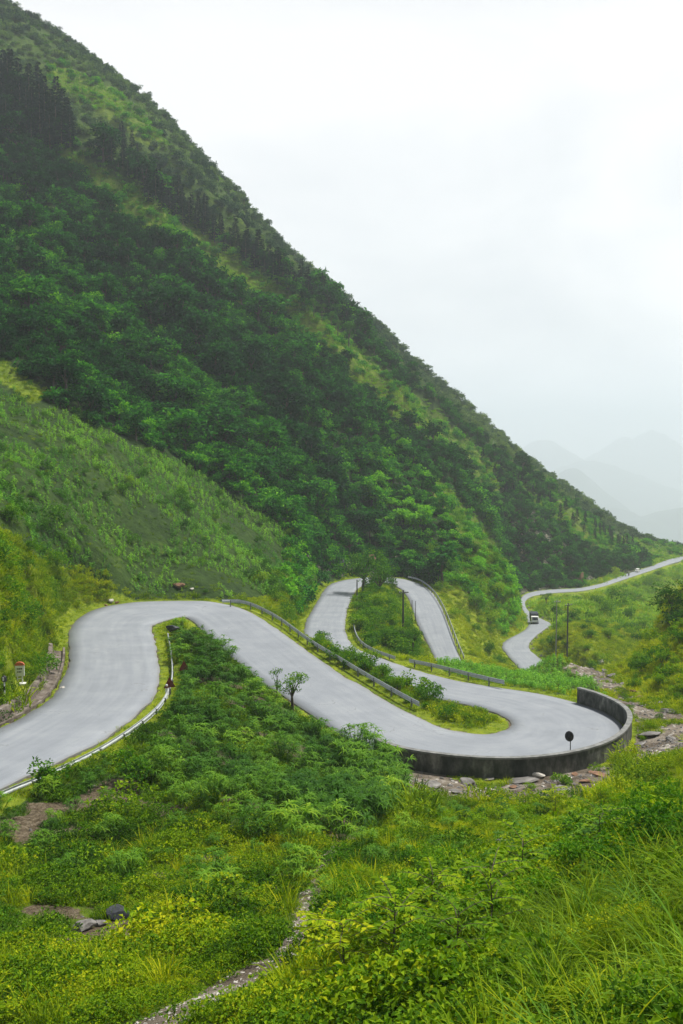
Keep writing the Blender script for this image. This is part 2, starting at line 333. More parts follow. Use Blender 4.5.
def road_mat():
    m, nt, o = newmat('road_surface'); L = nt.links.new
    a = N(nt, 'ShaderNodeAttribute', attribute_name='across', attribute_type='GEOMETRY')  # (across 0..1, along m, 0)
    sep = N(nt, 'ShaderNodeSeparateXYZ'); L(a.outputs['Vector'], sep.inputs[0])
    g = N(nt, 'ShaderNodeNewGeometry')
    def nz(s, d, r, vec):
        n = N(nt, 'ShaderNodeTexNoise'); n.inputs['Scale'].default_value = s; n.inputs['Detail'].default_value = d; n.inputs['Roughness'].default_value = r; L(vec, n.inputs['Vector']); return n.outputs[0]
    n1 = nz(.35, 6, .6, g.outputs['Position']); n2 = nz(9, 4, .7, g.outputs['Position'])
    cb = N(nt, 'ShaderNodeCombineXYZ'); L(math_(nt, 'MULTIPLY', sep.outputs[0], 7), cb.inputs[0]); L(math_(nt, 'MULTIPLY', sep.outputs[1], .05), cb.inputs[1])
    n3 = nz(1.6, 5, .6, cb.outputs[0])                 # long streaks worn by wheels
    f = math_(nt, 'ADD', math_(nt, 'MULTIPLY', n1, .5), math_(nt, 'ADD', math_(nt, 'MULTIPLY', n3, .4), math_(nt, 'MULTIPLY', n2, .15)))
    r = ramp(nt, [(.33,(.180,.197,.220)),(.5,(.228,.246,.272)),(.68,(.285,.303,.325))]); L(f, r.inputs[0])
    e = math_(nt, 'MULTIPLY', math_(nt, 'ABSOLUTE', math_(nt, 'SUBTRACT', sep.outputs[0], .5)), 2)   # 1 at the edges
    e = math_(nt, 'ADD', e, math_(nt, 'MULTIPLY', math_(nt, 'SUBTRACT', nz(1.6, 6, .7, g.outputs['Position']), .5), .16))
    er = ramp(nt, [(.93,(0,0,0)),(.995,(1,1,1))]); L(e, er.inputs[0])
    mx = N(nt, 'ShaderNodeMix', data_type='RGBA'); L(math_(nt, 'MULTIPLY', er.outputs[0], .55), mx.inputs[0]); L(r.outputs[0], mx.inputs[6]); mx.inputs[7].default_value = (.21,.20,.17,1)
    # fine dark cracks
    v = N(nt, 'ShaderNodeTexVoronoi', feature='DISTANCE_TO_EDGE'); v.inputs['Scale'].default_value = .22; wv = N(nt, 'ShaderNodeVectorMath', operation='ADD')
    nn = N(nt, 'ShaderNodeTexNoise'); nn.inputs['Scale'].default_value = .6; nn.inputs['Detail'].default_value = 6; L(g.outputs['Position'], nn.inputs['Vector']); L(g.outputs['Position'], wv.inputs[0])
    sc = N(nt, 'ShaderNodeVectorMath', operation='SCALE'); sc.inputs[3].default_value = 3; L(nn.outputs[1], sc.inputs[0]); L(sc.outputs[0], wv.inputs[1]); L(wv.outputs[0], v.inputs['Vector'])
    cr = ramp(nt, [(.0,(1,1,1)),(.012,(0,0,0))]); L(v.outputs[0], cr.inputs[0])
    cm = ramp(nt, [(.52,(0,0,0)),(.62,(1,1,1))]); L(n1, cm.inputs[0])
    mx2 = N(nt, 'ShaderNodeMix', data_type='RGBA'); L(math_(nt, 'MULTIPLY', math_(nt, 'MULTIPLY', cr.outputs[0], cm.outputs[0]), .6), mx2.inputs[0]); L(mx.outputs[2], mx2.inputs[6]); mx2.inputs[7].default_value = (.10,.10,.10,1)
    p = N(nt, 'ShaderNodeBsdfPrincipled'); L(mx2.outputs[2], p.inputs['Base Color']); p.inputs['Roughness'].default_value = .75; p.inputs['Specular IOR Level'].default_value = .3
    b = N(nt, 'ShaderNodeBump'); b.inputs['Strength'].default_value = .15; b.inputs['Distance'].default_value = .02; L(n2, b.inputs['Height']); L(b.outputs[0], p.inputs['Normal'])
    L(p.outputs[0], o.inputs[0]); return m
def wall_mat():
    m, nt, o = newmat('stained_concrete'); L = nt.links.new
    g = N(nt, 'ShaderNodeNewGeometry')
    mp = N(nt, 'ShaderNodeMapping'); mp.inputs['Scale'].default_value = (1.2,1.2,.6); L(g.outputs['Position'], mp.inputs[0])
    n = N(nt, 'ShaderNodeTexNoise'); n.inputs['Scale'].default_value = 1.3; n.inputs['Detail'].default_value = 9; n.inputs['Roughness'].default_value = .7; L(mp.outputs[0], n.inputs['Vector'])
    n2 = N(nt, 'ShaderNodeTexNoise'); n2.inputs['Scale'].default_value = .5; n2.inputs['Detail'].default_value = 5; L(g.outputs['Position'], n2.inputs['Vector'])
    r = ramp(nt, [(.38,(.016,.019,.017)),(.47,(.045,.048,.043)),(.55,(.10,.10,.092)),(.64,(.24,.235,.215))])
    L(math_(nt, 'ADD', math_(nt, 'MULTIPLY', n.outputs[0], .65), math_(nt, 'MULTIPLY', n2.outputs[0], .35)), r.inputs[0])
    p = N(nt, 'ShaderNodeBsdfPrincipled'); L(r.outputs[0], p.inputs['Base Color']); p.inputs['Roughness'].default_value = .9
    b = N(nt, 'ShaderNodeBump'); b.inputs['Strength'].default_value = .5; b.inputs['Distance'].default_value = .05; L(n.outputs[0], b.inputs['Height']); L(b.outputs[0], p.inputs['Normal'])
    L(p.outputs[0], o.inputs[0]); return m
M['ground'] = ground_mat(); M['road'] = road_mat(); M['wall'] = wall_mat()
# ================================================================== mesh builders
class MB:
    def __init__(s): s.v = []; s.f = []; s.m = []; s.lv = []
    def add(s, V, Fc, mi=0, lv=.5):
        b = len(s.v); s.v += [tuple(map(float, p)) for p in V]; s.f += [tuple(b+k for k in q) for q in Fc]; s.m += [mi]*len(Fc); s.lv += [lv]*len(V) if not isinstance(lv, list) else lv
    def tube(s, pts, rad, n=6, mi=0, cap=True):
        pts = [np.array(p, float) for p in pts]; rings = []
        for i, p in enumerate(pts):
            d = pts[min(i+1, len(pts)-1)]-pts[max(i-1, 0)]; d = d/(np.linalg.norm(d)+1e-9)
            a = np.cross(d, (0, 0, 1) if abs(d[2]) < .9 else (1, 0, 0)); a /= np.linalg.norm(a); b = np.cross(d, a)
            r = rad[i] if hasattr(rad, '__len__') else rad
            rings += [p+r*(math.cos(2*math.pi*k/n)*a+math.sin(2*math.pi*k/n)*b) for k in range(n)]
        F_ = [(i*n+k, i*n+(k+1) % n, (i+1)*n+(k+1) % n, (i+1)*n+k) for i in range(len(pts)-1) for k in range(n)]
        if cap: F_ += [tuple(range(n)), tuple(reversed(range((len(pts)-1)*n, len(pts)*n)))]
        s.add(rings, F_, mi)
    def box(s, c, d, rz=0, mi=0, bev=.08):
        x, y, z_ = [k/2 for k in d]; e = min(d)*bev; V = []
        for zz, o_ in ((-z_, e), (-z_+e, 0), (z_-e, 0), (z_, e)):
            for (a, b) in ((-x+o_, -y+e+o_), (-x+e+o_, -y+o_), (x-e-o_, -y+o_), (x-o_, -y+e+o_), (x-o_, y-e-o_), (x-e-o_, y-o_), (-x+e+o_, y-o_), (-x+o_, y-e-o_)):
                V.append((c[0]+a*math.cos(rz)-b*math.sin(rz), c[1]+a*math.sin(rz)+b*math.cos(rz), c[2]+zz))
        F_ = [tuple(reversed(range(8))), tuple(range(24, 32))]+[(k*8+i, k*8+(i+1) % 8, k*8+8+(i+1) % 8, k*8+8+i) for k in range(3) for i in range(8)]
        s.add(V, F_, mi)
    def mesh(s, name, mats, smooth=False):
        me = bpy.data.meshes.new(name); me.from_pydata(s.v, [], s.f)
        at = me.attributes.new('lv', 'FLOAT', 'POINT'); at.data.foreach_set('value', np.array(s.lv, np.float32))
        for m_ in (mats if isinstance(mats, (list, tuple)) else [mats]): me.materials.append(m_)
        me.polygons.foreach_set('material_index', np.array(s.m, np.int32))
        if smooth: me.shade_smooth()
        me.update(); return me
def link(name, me, parent=None, loc=None, col=C):
    o = bpy.data.objects.new(name, me); col.objects.link(o)
    if parent: o.parent = parent
    if loc is not None: o.location = loc
    return o
def tag(o, label=None, cat=None, group=None, kind=None):
    if label: o['label'] = label
    if cat: o['category'] = cat
    if group: o['group'] = group
    if kind: o['kind'] = kind
    return o
def empty(name, loc, rz=0, label=None, cat=None, group=None):
    o = bpy.data.objects.new(name, None); C.objects.link(o); o.location = loc; o.rotation_euler = (0, 0, rz); o.empty_display_size = .2
    return tag(o, label, cat, group)
R = random.Random(3)
def leaf(mb, p, d, n, l, w, mi=0, lv=.5, fold=.25):
    """a pointed leaf of four facets, folded along its midrib; d = direction of its tip, n = face normal"""
    p = np.array(p); s_ = np.cross(d, n); s_ /= np.linalg.norm(s_)+1e-9
    a = p+d*l*.5+s_*w*.5+n*w*fold; b = p+d*l*.5-s_*w*.5+n*w*fold
    mb.add([p, a, p+d*l-n*l*.12, b], [(0, 1, 2), (0, 2, 3)], mi, lv)
def rdir(up=.3):
    a = R.uniform(0, 2*math.pi); z_ = R.uniform(-.4, 1)*1; q = np.array([math.cos(a), math.sin(a), up+z_*.6]); return q/np.linalg.norm(q)
def clump(mb, c, r, n, ll, lw, mi=0, out=None, base=.5, flat=.8):
    """a tuft of leaves round c"""
    for _ in range(n):
        a = R.uniform(0, 6.283); e = math.asin(R.uniform(-.5, 1)); q = np.array([math.cos(a)*math.cos(e), math.sin(a)*math.cos(e), math.sin(e)*flat])
        p = np.array(c)+q*r*R.uniform(.45, 1)
        d = q+np.array([R.gauss(0, .5), R.gauss(0, .5), R.gauss(-.1, .35)]); d /= np.linalg.norm(d)
        nn = np.array([R.gauss(0, .45), R.gauss(0, .45), 1.0]); nn -= d*np.dot(nn, d); nn /= np.linalg.norm(nn)+1e-9
        k = R.uniform(.7, 1.25); leaf(mb, p, d, nn, ll*k, lw*k, mi, min(1, max(0, base+R.gauss(0, .25))))
def blade(mb, base, az, h, reach, w, droop, seg=4, lv=.5, mi=0):
    ca, sa = math.cos(az), math.sin(az); V = []
    for k in range(seg+1):
        t = k/seg; r_ = reach*(t**1.3); z_ = h*(t-droop*t**2.6); ww = w*(1-t**2.2)*(.6+.8*t*(1-t)*2)*.5+.0005
        c = np.array([base[0]+ca*r_, base[1]+sa*r_, base[2]+z_]); sd = np.array([-sa, ca, .25 if lv > .5 else -.25])*ww
        V += [c-sd, c+sd]
    mb.add(V, [(2*k, 2*k+1, 2*k+3, 2*k+2) for k in range(seg)], mi, lv)
def grass_tuft(n, h, w, spread, droop=.35, seg=3, base_r=.12):
    mb = MB()
    for _ in range(n):
        az = R.uniform(0, 6.283); br = base_r*math.sqrt(R.random()); hh = h*R.uniform(.55, 1.1)
        blade(mb, (br*math.cos(az+R.gauss(0, .6)), br*math.sin(az+R.gauss(0, .6)), -.05), az, hh, spread*R.uniform(.25, 1.1), w*R.uniform(.7, 1.3), droop*R.uniform(.4, 1.5), seg, min(1, max(0, R.gauss(.5, .25))))
    return mb
def broad_clump(n, h, r):
    """cane-like clump: a dome of stems, each ending in a rosette of arching broad blades"""
    mb = MB()
    for s_ in range(int(n*1.6)):
        az = R.uniform(0, 6.283); q = math.sqrt(R.random()); ca, sa = math.cos(az), math.sin(az)
        x0, y0, x1, y1 = .2*r*q*ca, .2*r*q*sa, .72*r*q*ca, .72*r*q*sa; H = h*(1-.55*q*q)*R.uniform(.75, 1.05)
        mb.tube([(x0, y0, -.05), ((x0+x1)*.5, (y0+y1)*.5, H*.6), (x1, y1, H)], [.016, .013, .008], 4, 0, False)
        for k in range(9):
            a2 = k*.7+R.uniform(-.3, .3); L_ = r*R.uniform(.30, .50)
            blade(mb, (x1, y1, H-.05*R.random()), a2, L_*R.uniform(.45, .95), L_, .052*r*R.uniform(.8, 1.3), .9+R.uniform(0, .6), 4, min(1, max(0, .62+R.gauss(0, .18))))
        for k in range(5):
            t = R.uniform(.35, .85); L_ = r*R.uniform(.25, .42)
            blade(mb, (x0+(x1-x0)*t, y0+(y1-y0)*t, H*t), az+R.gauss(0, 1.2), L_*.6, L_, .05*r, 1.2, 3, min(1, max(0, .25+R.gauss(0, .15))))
    return mb
def herb(n, r, h, ll, lw):
    mb = MB()
    for _ in range(n):
        a = R.uniform(0, 6.283); q = math.sqrt(R.random())*r; c = (q*math.cos(a), q*math.sin(a), h*R.uniform(.15, 1)*(1-.5*(q/r)**2))
        clump(mb, c, ll*.9, 8, ll, lw, base=.3+.5*c[2]/h)
    return mb
def bush_foliage(w, h, nc, nl, ll, lw, lobes=5):
    mb = MB(); L_ = [(R.uniform(-.3, .3)*w, R.uniform(-.3, .3)*w, h*R.uniform(.35, .72), w*R.uniform(.22, .36)) for _ in range(lobes)]
    for _ in range(nc):
        lx, ly, lz, lr = R.choice(L_); a = R.uniform(0, 6.283); e = math.asin(R.uniform(-.75, 1)); q = lr*R.uniform(.7, 1.08)
        c = (lx+q*math.cos(a)*math.cos(e), ly+q*math.sin(a)*math.cos(e), max(.05*h, lz+q*.85*math.sin(e)))
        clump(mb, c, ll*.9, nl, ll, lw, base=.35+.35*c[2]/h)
    return mb, L_
def tree_mesh(w, h, nc, nl, ll, lw, lobes=7, th=.35):
    """crown of uneven lobes of leaf clumps, and a forked tapering trunk"""
    cr, tr = MB(), MB(); L_ = []
    for k in range(lobes):
        a = k*2.4+R.uniform(-.5, .5); q = w*.33*math.sqrt((k+.3)/lobes)
        L_.append((q*math.cos(a), q*math.sin(a), h*(th+.12+(1-th-.22)*R.random()), w*R.uniform(.14, .24)))
    for _ in range(nc):
        lx, ly, lz, lr = R.choice(L_); a = R.uniform(0, 6.283); e = math.asin(R.uniform(-.6, 1)); q = lr*R.uniform(.65, 1.1)
        c = (lx+q*math.cos(a)*math.cos(e), ly+q*math.sin(a)*math.cos(e), lz+q*.7*math.sin(e))
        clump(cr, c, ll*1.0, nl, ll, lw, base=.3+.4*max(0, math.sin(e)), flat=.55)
    r0 = .045*h*.8; f = np.array([0, 0, h*th])
    tr.tube([(0, 0, -.8), (.02*w, 0, h*th*.5), f], [r0*1.3, r0, r0*.75])
    for (lx, ly, lz, lr) in L_:
        e = np.array([lx, ly, lz]); mid = f+(e-f)*.5+np.array([0, 0, .06*h]); tr.tube([f, mid, e], [r0*.5, r0*.32, r0*.12], 5)
    return cr, tr
def conifer_mesh(h, w, tiers=13):
    cr, tr = MB(), MB(); tr.tube([(0, 0, -.8), (0, 0, h*.5), (0, 0, h*.97)], [h*.018, h*.012, h*.003], 6)
    for k in range(tiers):
        t = k/(tiers-1); z_ = h*(.10+.88*t); rr = w*.5*(1-t)**.8+.05*w; n = 9 if t < .7 else 6
        for j in range(n):
            a = R.uniform(0, 6.283); L_ = rr*R.uniform(.7, 1.15); d = np.array([math.cos(a), math.sin(a), R.uniform(-.35, .25)]); d /= np.linalg.norm(d)
            for q in (.35, .65, 1.0):
                c = np.array([0, 0, z_])+d*L_*q
                for _ in range(2):
                    dd = d+np.array([R.gauss(0, .5), R.gauss(0, .5), R.gauss(.15, .3)]); dd /= np.linalg.norm(dd); nn = np.array([R.gauss(0, .4), R.gauss(0, .4), 1]); nn -= dd*nn.dot(dd); nn /= np.linalg.norm(nn)
                    leaf(cr, c-dd*.3*L_*.5, dd, nn, h*.085, h*.035, 0, min(1, max(0, R.gauss(.5, .25))))
    return cr, tr
def corn_plant(h=2.0, n=10, w=.24):
    mb = MB(); mb.tube([(0, 0, -.05), (0, 0, h*.9)], [.025, .012], 4, 0, False)
    for k in range(n):
        z_ = h*(.1+.8*k/n); a = k*2.6+R.uniform(-.4, .4); blade(mb, (0, 0, z_), a, h*.28, h*.36*R.uniform(.8, 1.2), w, 1.2, 4, min(1, max(0, R.gauss(.5, .25))))
    return mb
def boulder_mesh(name, mat, seed, sq=(1, 1, .7), sub=3):
    import bmesh
    bm = bmesh.new(); bmesh.ops.create_icosphere(bm, subdivisions=sub, radius=.5); rr = random.Random(seed)
    pl = [(np.array([rr.gauss(0, 1), rr.gauss(0, 1), rr.gauss(0, 1)]), rr.uniform(.22, .40)) for _ in range(17)]
    pl = [(n_/np.linalg.norm(n_), d_) for n_, d_ in pl]
    for v in bm.verts:
        p = np.array(v.co)
        for n_, d_ in pl:
            k = p.dot(n_)-d_
            if k > 0: p = p-n_*k*.9
        p = p*(1+.05*rr.gauss(0, 1)*.5); v.co = (p[0]*sq[0], p[1]*sq[1], p[2]*sq[2])
    me = bpy.data.meshes.new(name); bm.to_mesh(me); bm.free(); me.materials.append(mat); return me
# ================================================================== what covers the ground
ZN = dict(weed=0, forest=1, scrub=2, spur=3, corn=4, bank=5, knoll=6, tall=7, rock=8, rslope=9, fslope=10, island=11, verge=12, terrace=13, path=14, cliff=15, crest=16, mound=17, road=18, pgrass=19)
xx, yy, zz = GX.ravel(), GY.ravel(), GZ.ravel()
U, V_ = proj(xx, yy, zz)
js = np.clip(1300/np.maximum(yy, 20), 4, 14)
U2 = U+fbm(xx/ (yy.clip(10)*.05), yy/(yy.clip(10)*.05), 3, 71)*js; V2 = V_+fbm(xx/(yy.clip(10)*.05)+31, yy/(yy.clip(10)*.05), 3, 73)*js
zone = np.where(yy < 66, ZN['weed'], np.where(xx > 20+(yy-90)*.25, ZN['fslope'], ZN['forest'])).astype(np.int16)
zone[(yy > 60) & (yy < 300) & (xx > -20) & (zz < -24)] = ZN['fslope']
POLY = [
 ('forest', [(-80,340),(-80,-80),(20,-80),(700,540),(560,590),(320,590),(0,375)], 150, 700),
 ('scrub', [(-80,-100),(20,-30),(750,560),(683,552),(600,528),(520,468),(420,388),(330,306),(230,245),(150,190),(90,150),(0,105),(-80,80)], 250, 760),
 ('spur', [(60,140),(120,178),(200,228),(270,276),(330,325),(400,385),(470,440),(540,500),(600,545),(590,552),(520,510),(450,460),(400,428),(330,364),(250,306),(150,240),(60,168)], 230, 600),
 ('spur', [(420,470),(440,482),(470,510),(495,540),(515,570),(480,560),(450,530)], 200, 330),
 ('spur', [(540,515),(600,555),(683,556),(683,545),(600,530),(560,500)], 330, 700),
 ('spur', [(60,60),(120,95),(170,150),(150,150),(100,115),(40,80)], 300, 700),
 ('cliff', [(300,535),(360,545),(430,560),(420,575),(320,580)], 180, 260),
 ('cliff', [(498,470),(540,510),(590,552),(650,562),(560,592),(518,598),(500,560)], 290, 600),
 ('corn', [(-80,360),(0,375),(100,428),(200,478),(265,515),(325,575),(300,600),(230,602),(130,598),(60,560),(0,532),(-80,520)], 84, 215),
 ('pgrass', [(-80,350),(0,362),(60,390),(30,398),(0,385),(-80,375)], 84, 215),
 ('mound', [(288,545),(330,575),(320,600),(312,635),(300,645),(270,615),(240,600),(285,595)], 100, 185),
 ('bank', [(-120,520),(0,535),(60,556),(125,598),(85,612),(72,660),(-120,790)], 40, 120),
 ('mound', [(408,565),(500,545),(525,590),(520,600),(500,640),(497,655),(470,640),(452,600),(430,580)], 190, 300),
 ('crest', [(440,590),(460,590),(482,612),(505,640),(505,660),(458,662),(450,620)], 150, 250),
 ('fslope', [(528,604),(536,596),(590,592),(690,560),(800,540),(800,640),(683,640),(600,680),(500,668),(530,650),(552,626)], 150, 600),
 ('rslope', [(820,560),(683,612),(650,650),(615,690),(640,706),(683,712),(900,720),(900,560)], 60, 175),
 ('terrace', [(432,655),(500,660),(560,662),(600,684),(606,700),(575,700),(500,688),(436,672)], 86, 132),
 ('island', [(296,628),(345,655),(420,674),(512,712),(512,730),(440,727),(380,700),(330,670)], 70, 125),
 ('island', [(344,575),(400,578),(412,600),(422,640),(445,662),(400,664),(355,650),(344,620)], 118, 235),
 ('knoll', [(-10,800),(40,772),(110,742),(165,690),(166,640),(175,605),(215,600),(250,640),(320,715),(345,732),(400,760),(408,800),(352,845),(250,850),(120,805),(40,835),(-10,850)], 34, 100),
 ('rock', [(380,772),(500,782),(600,770),(625,748),(630,712),(610,694),(560,672),(578,660),(600,668),(645,700),(690,712),(800,715),(760,775),(683,760),(630,788),(590,802),(545,810),(460,800),(400,800)], 55, 135),
 ('crest', [(400,808),(540,812),(600,803),(683,764),(800,750),(800,810),(683,825),(600,845),(430,850)], 20, 62),
 ('tall', [(440,1040),(410,960),(520,925),(600,880),(683,850),(900,800),(900,1300),(440,1300)], 2, 32),
]
zone[yy > 760] = ZN['forest']
for nm, pg, y0, y1 in POLY:
    k = inpoly(U2, V2, pg) & (yy > y0) & (yy < y1); zone[k] = ZN[nm]
# footpath: a polyline on the slope
pth = np.array([(120,1040),(165,1018),(205,997),(240,980),(285,960),(300,945),(306,925),(309,900),(318,880),(328,862),(336,845)], float)
def segdist(u, v, A):
    d = np.full(u.shape, 1e9)
    for (x1, y1), (x2, y2) in zip(A[:-1], A[1:]):
        t = (((u-x1)*(x2-x1)+(v-y1)*(y2-y1))/((x2-x1)**2+(y2-y1)**2)).clip(0, 1)
        d = np.minimum(d, np.hypot(u-x1-t*(x2-x1), v-y1-t*(y2-y1)))
    return d
def hit(u, v, y0=4, y1=900):
    """the first point of the ground that the view ray through a pixel of the photograph meets"""
    a, b = ray(u, v); Y = np.exp(np.linspace(math.log(y0), math.log(y1), 3000)); d = ground(a*Y, Y)-b*Y
    k = int(np.argmax(d >= 0)) if (d >= 0).any() else 2999
    return float(a*Y[k]), float(Y[k]), float(ground([a*Y[k]], [Y[k]])[0])
PW = smooth(catmull(np.array([hit(u, v) for u, v in pth]), 6), 4)
def pathdist(x, y): return segdist(np.asarray(x), np.asarray(y), PW[:, :2])
pdw = np.full(len(xx), 99.0); q_ = (yy < 60) & (yy > 3); pdw[q_] = pathdist(xx[q_], yy[q_])
zone[pdw < np.interp(yy, [10, 18, 26, 40], [.55, .48, .32, .22])+fbm(xx/.8, yy/.8, 2, 79)*.15] = ZN['path']
rdf = np.full(len(xx), 99.0); nn_ = near.sum()*NSX; rdf[:nn_] = rd
verge = (rdf < np.interp(yy, [40, 120, 300], [1.7, 1.5, 1.2])+fbm(xx/3, yy/3, 2, 77)*.7) & ((zone != ZN['rock']) | (rdf < .2))
zone[verge] = ZN['verge']; zone[rdf < .15] = ZN['road']
# weights for the ground material
TINT = {0:.50,1:.12,2:.30,3:.56,4:.22,5:.75,6:.34,7:.50,8:.4,9:.82,10:.74,11:.42,12:.74,13:.3,14:.4,15:.02,16:.86,17:.62,18:.5,19:.66}
tw = np.array([TINT[k] for k in range(20)])[zone]
wr = np.where(zone == ZN['rock'], .78, 0.)+np.where(zone == ZN['path'], 1.2, 0.)+np.where(zone == ZN['cliff'], .45, 0.)+np.where(zone == ZN['scrub'], .12, 0.)
wr = wr+np.where(zone == ZN['knoll'], .22, 0)+np.where((zone == ZN['weed']) & (U < 330), .25*np.clip(1-U/330, 0, 1)+.1, 0)
bare_ = fbm(xx/2.2, yy/2.2, 3, 111); bthr = np.interp(xx, [-10, 2], [-.17, -.28])
wd = np.where(zone == ZN['path'], .15, 0.)+np.where(np.isin(zone, [0, 6]) & (yy < 95), np.clip((bthr-bare_)*7, 0, .9), 0)+np.where(rdf < .12, .75, 0)+np.where(zone == ZN['verge'], .18, 0)+np.where(zone == ZN['bank'], .12, 0)
me = bpy.data.meshes.new('ground')
Vg = np.column_stack([xx, yy, zz]).astype(np.float32)
j, i = np.meshgrid(np.arange(NR-1), np.arange(NSX-1), indexing='ij'); a_ = (j*NSX+i).ravel()
Fq = np.column_stack([a_, a_+1, a_+NSX+1, a_+NSX]).astype(np.int32)
me.vertices.add(len(Vg)); me.vertices.foreach_set('co', Vg.ravel()); me.loops.add(Fq.size); me.loops.foreach_set('vertex_index', Fq.ravel())
me.polygons.add(len(Fq)); me.polygons.foreach_set('loop_start', np.arange(0, Fq.size, 4, dtype=np.int32)); me.update()
me.shade_smooth()
at = me.attributes.new('cover', 'FLOAT_COLOR', 'POINT'); at.data.foreach_set('color', np.column_stack([wr, wd, tw, np.ones(len(wr))]).astype(np.float32).ravel())
me.materials.append(M['ground']); tag(link('ground', me), kind='structure')
# ---- the road
n = len(RL); alen = np.concatenate([[0], np.cumsum(np.linalg.norm(np.diff(RC, axis=0), axis=1))]); CR = 7
Vr = []; Aa = []
for k in range(n):
    for c in range(CR):
        t = c/(CR-1); jit = (.12 if c in (0, CR-1) else 0)*(vnoise(np.array([alen[k]*.7]), np.array([c*9.]), 5)[0]-.5)*2
        p = RL[k]*(1-t)+RR[k]*t; q = RR[k]-RL[k]; q = q/np.linalg.norm(q)
        Vr.append(tuple(p+q*jit+np.array([0, 0, .03*(1-(2*t-1)**2)]))); Aa.append((t, alen[k], 0))
RF = [(k*CR+c, (k+1)*CR+c, (k+1)*CR+c+1, k*CR+c+1) for k in range(n-1) for c in range(CR-1)]
for c in (0, CR-1):                       # the slab has a side face down to the verge
    b0 = len(Vr)
    for k in range(n): p = Vr[k*CR+c]; Vr.append((p[0], p[1], p[2]-.35)); Aa.append((c/(CR-1), alen[k], 0))
    RF += [(k*CR+c, (k+1)*CR+c, b0+k+1, b0+k) if c else (b0+k, b0+k+1, (k+1)*CR+c, k*CR+c) for k in range(n-1)]
me = bpy.data.meshes.new('road'); me.from_pydata(Vr, [], RF)
at = me.attributes.new('across', 'FLOAT_VECTOR', 'POINT'); at.data.foreach_set('vector', np.array(Aa, np.float32).ravel())
me.materials.append(M['road']); me.polygons.foreach_set('use_smooth', [k < (n-1)*(CR-1) for k in range(len(RF))]); tag(link('road', me), kind='structure')
# ================================================================== parapet wall and drain
def sweep(name, line, prof, mat, parent=None, closed=True, smooth_=False):
    """line: (x, y, z) ; prof: (offset to the right of travel, height)"""
    line = np.array(line, float); d = np.gradient(line[:, :2], axis=0); d /= np.linalg.norm(d, axis=1)[:, None]+1e-9
    V = []; m_ = len(prof)
    for k in range(len(line)):
        rx, ry = d[k, 1], -d[k, 0]
        for (o_, h_) in prof: V.append((line[k, 0]+rx*o_, line[k, 1]+ry*o_, line[k, 2]+h_))
    F_ = [(k*m_+c, (k+1)*m_+c, (k+1)*m_+(c+1) % m_, k*m_+(c+1) % m_) for k in range(len(line)-1) for c in range(m_ if closed else m_-1)]
    if closed: F_ += [tuple(range(m_)), tuple(reversed(range((len(line)-1)*m_, len(line)*m_)))]
    mb = MB(); mb.add(V, F_); return link(name, mb.mesh(name, mat, smooth_), parent)
ip = np.where(PAR == 1)[0]; k0, k1 = (ip[0]-1)*NS+3, ip[-1]*NS+1
wl = RR[k0:k1].copy()
rz_w = empty('parapet_wall', tuple(wl[len(wl)//2]), 0, 'long curved dark stained concrete parapet wall round the outside of the lower hairpin bend', 'wall')
def rel(L_, o_): return np.array(L_)-np.array(o_.location)
sweep('wall_face', rel(wl, rz_w), [(.12, 1.18), (.12, -.5), (.16, -2.6), (.50, -2.6), (.42, 1.18)], M['wall'], rz_w)
sweep('coping', rel(wl, rz_w), [(.08, 1.19), (.08, 1.32), (.46, 1.32), (.46, 1.19)], noise_mat('coping_concrete', [(.3,(.10,.105,.10)),(.7,(.27,.27,.26))], 2, bump=.2), rz_w)
kk = [i_*NS for i_ in range(1, 8)]
dl = RL[2*NS+2:7*NS+5]
dr_ = empty('roadside_drain', tuple(dl[len(dl)//2]), 0, 'rough concrete drain channel along the foot of the left bank beside the road', 'drain')
sweep('channel', rel(dl, dr_), [(-.38, .03), (-.38, -.9), (-1.72, -.9), (-1.72, .48), (-1.42, .42), (-1.30, -.22), (-.62, -.30), (-.56, .02)], M['concrete'], dr_)
# ================================================================== guard rails
def resample(line, step):
    line = np.array(line); s_ = np.concatenate([[0], np.cumsum(np.linalg.norm(np.diff(line, axis=0), axis=1))]); n_ = max(2, int(s_[-1]/step)+1)
    t = np.linspace(0, s_[-1], n_); return np.column_stack([np.interp(t, s_, line[:, c]) for c in range(3)])
def near_road_z(x, y):
    k = ((RC[:, 0]-x)**2+(RC[:, 1]-y)**2).argmin(); return RZ[k]
def rail_line(px, guess):
    out = []
    for (u, v), zg in zip(px, guess):
        out.append(Pz(u, v, zg+.72))
    L_ = smooth(catmull(np.array(out), 6), 8); return L_
RAILS = [
 ([(-60,826),(0,792),(34,779),(67,764),(101,747),(135,725),(158,706),(168,691),(173,674),(171,648),(168,633)], [-16.7,-17.05,-17.2,-17.4,-17.5,-17.7,-17.9,-18.1,-18.4,-18.9,-19.3], 'galvanised guard rail round the inside of the upper left bend, nearest the camera'),
 ([(222,599.5),(244,600),(267,610),(284,620),(311,640),(335,654),(368,674),(402,693),(419,702)], [-20.3,-20.5,-20.7,-20.9,-21.1,-21.3,-21.6,-21.9,-22.1], 'long galvanised guard rail above the middle lane, running down from the bend to the island'),
 ([(353,620),(355,631),(360,640),(370,647),(382,652),(395,656.5)], [-28,-27.4,-26.8,-26.2,-25.7,-25.2], 'short curved guard rail at the foot of the bushy upper island'),
 ([(409,659),(430,663),(455,669),(480,675),(504,680.5)], [-24.6,-24.2,-23.9,-23.6,-23.4], 'straight low guard rail between the lower lane and the corn terrace'),
 ([(408,576),(420,579),(432,588),(442,602),(451,623),(458,642),(464,656)], [-33.4,-34,-34.9,-36,-37.3,-38.5,-39.4], 'guard rail on the outside of the farther descending lane below the dark slope'),
]
rail_m = MB()
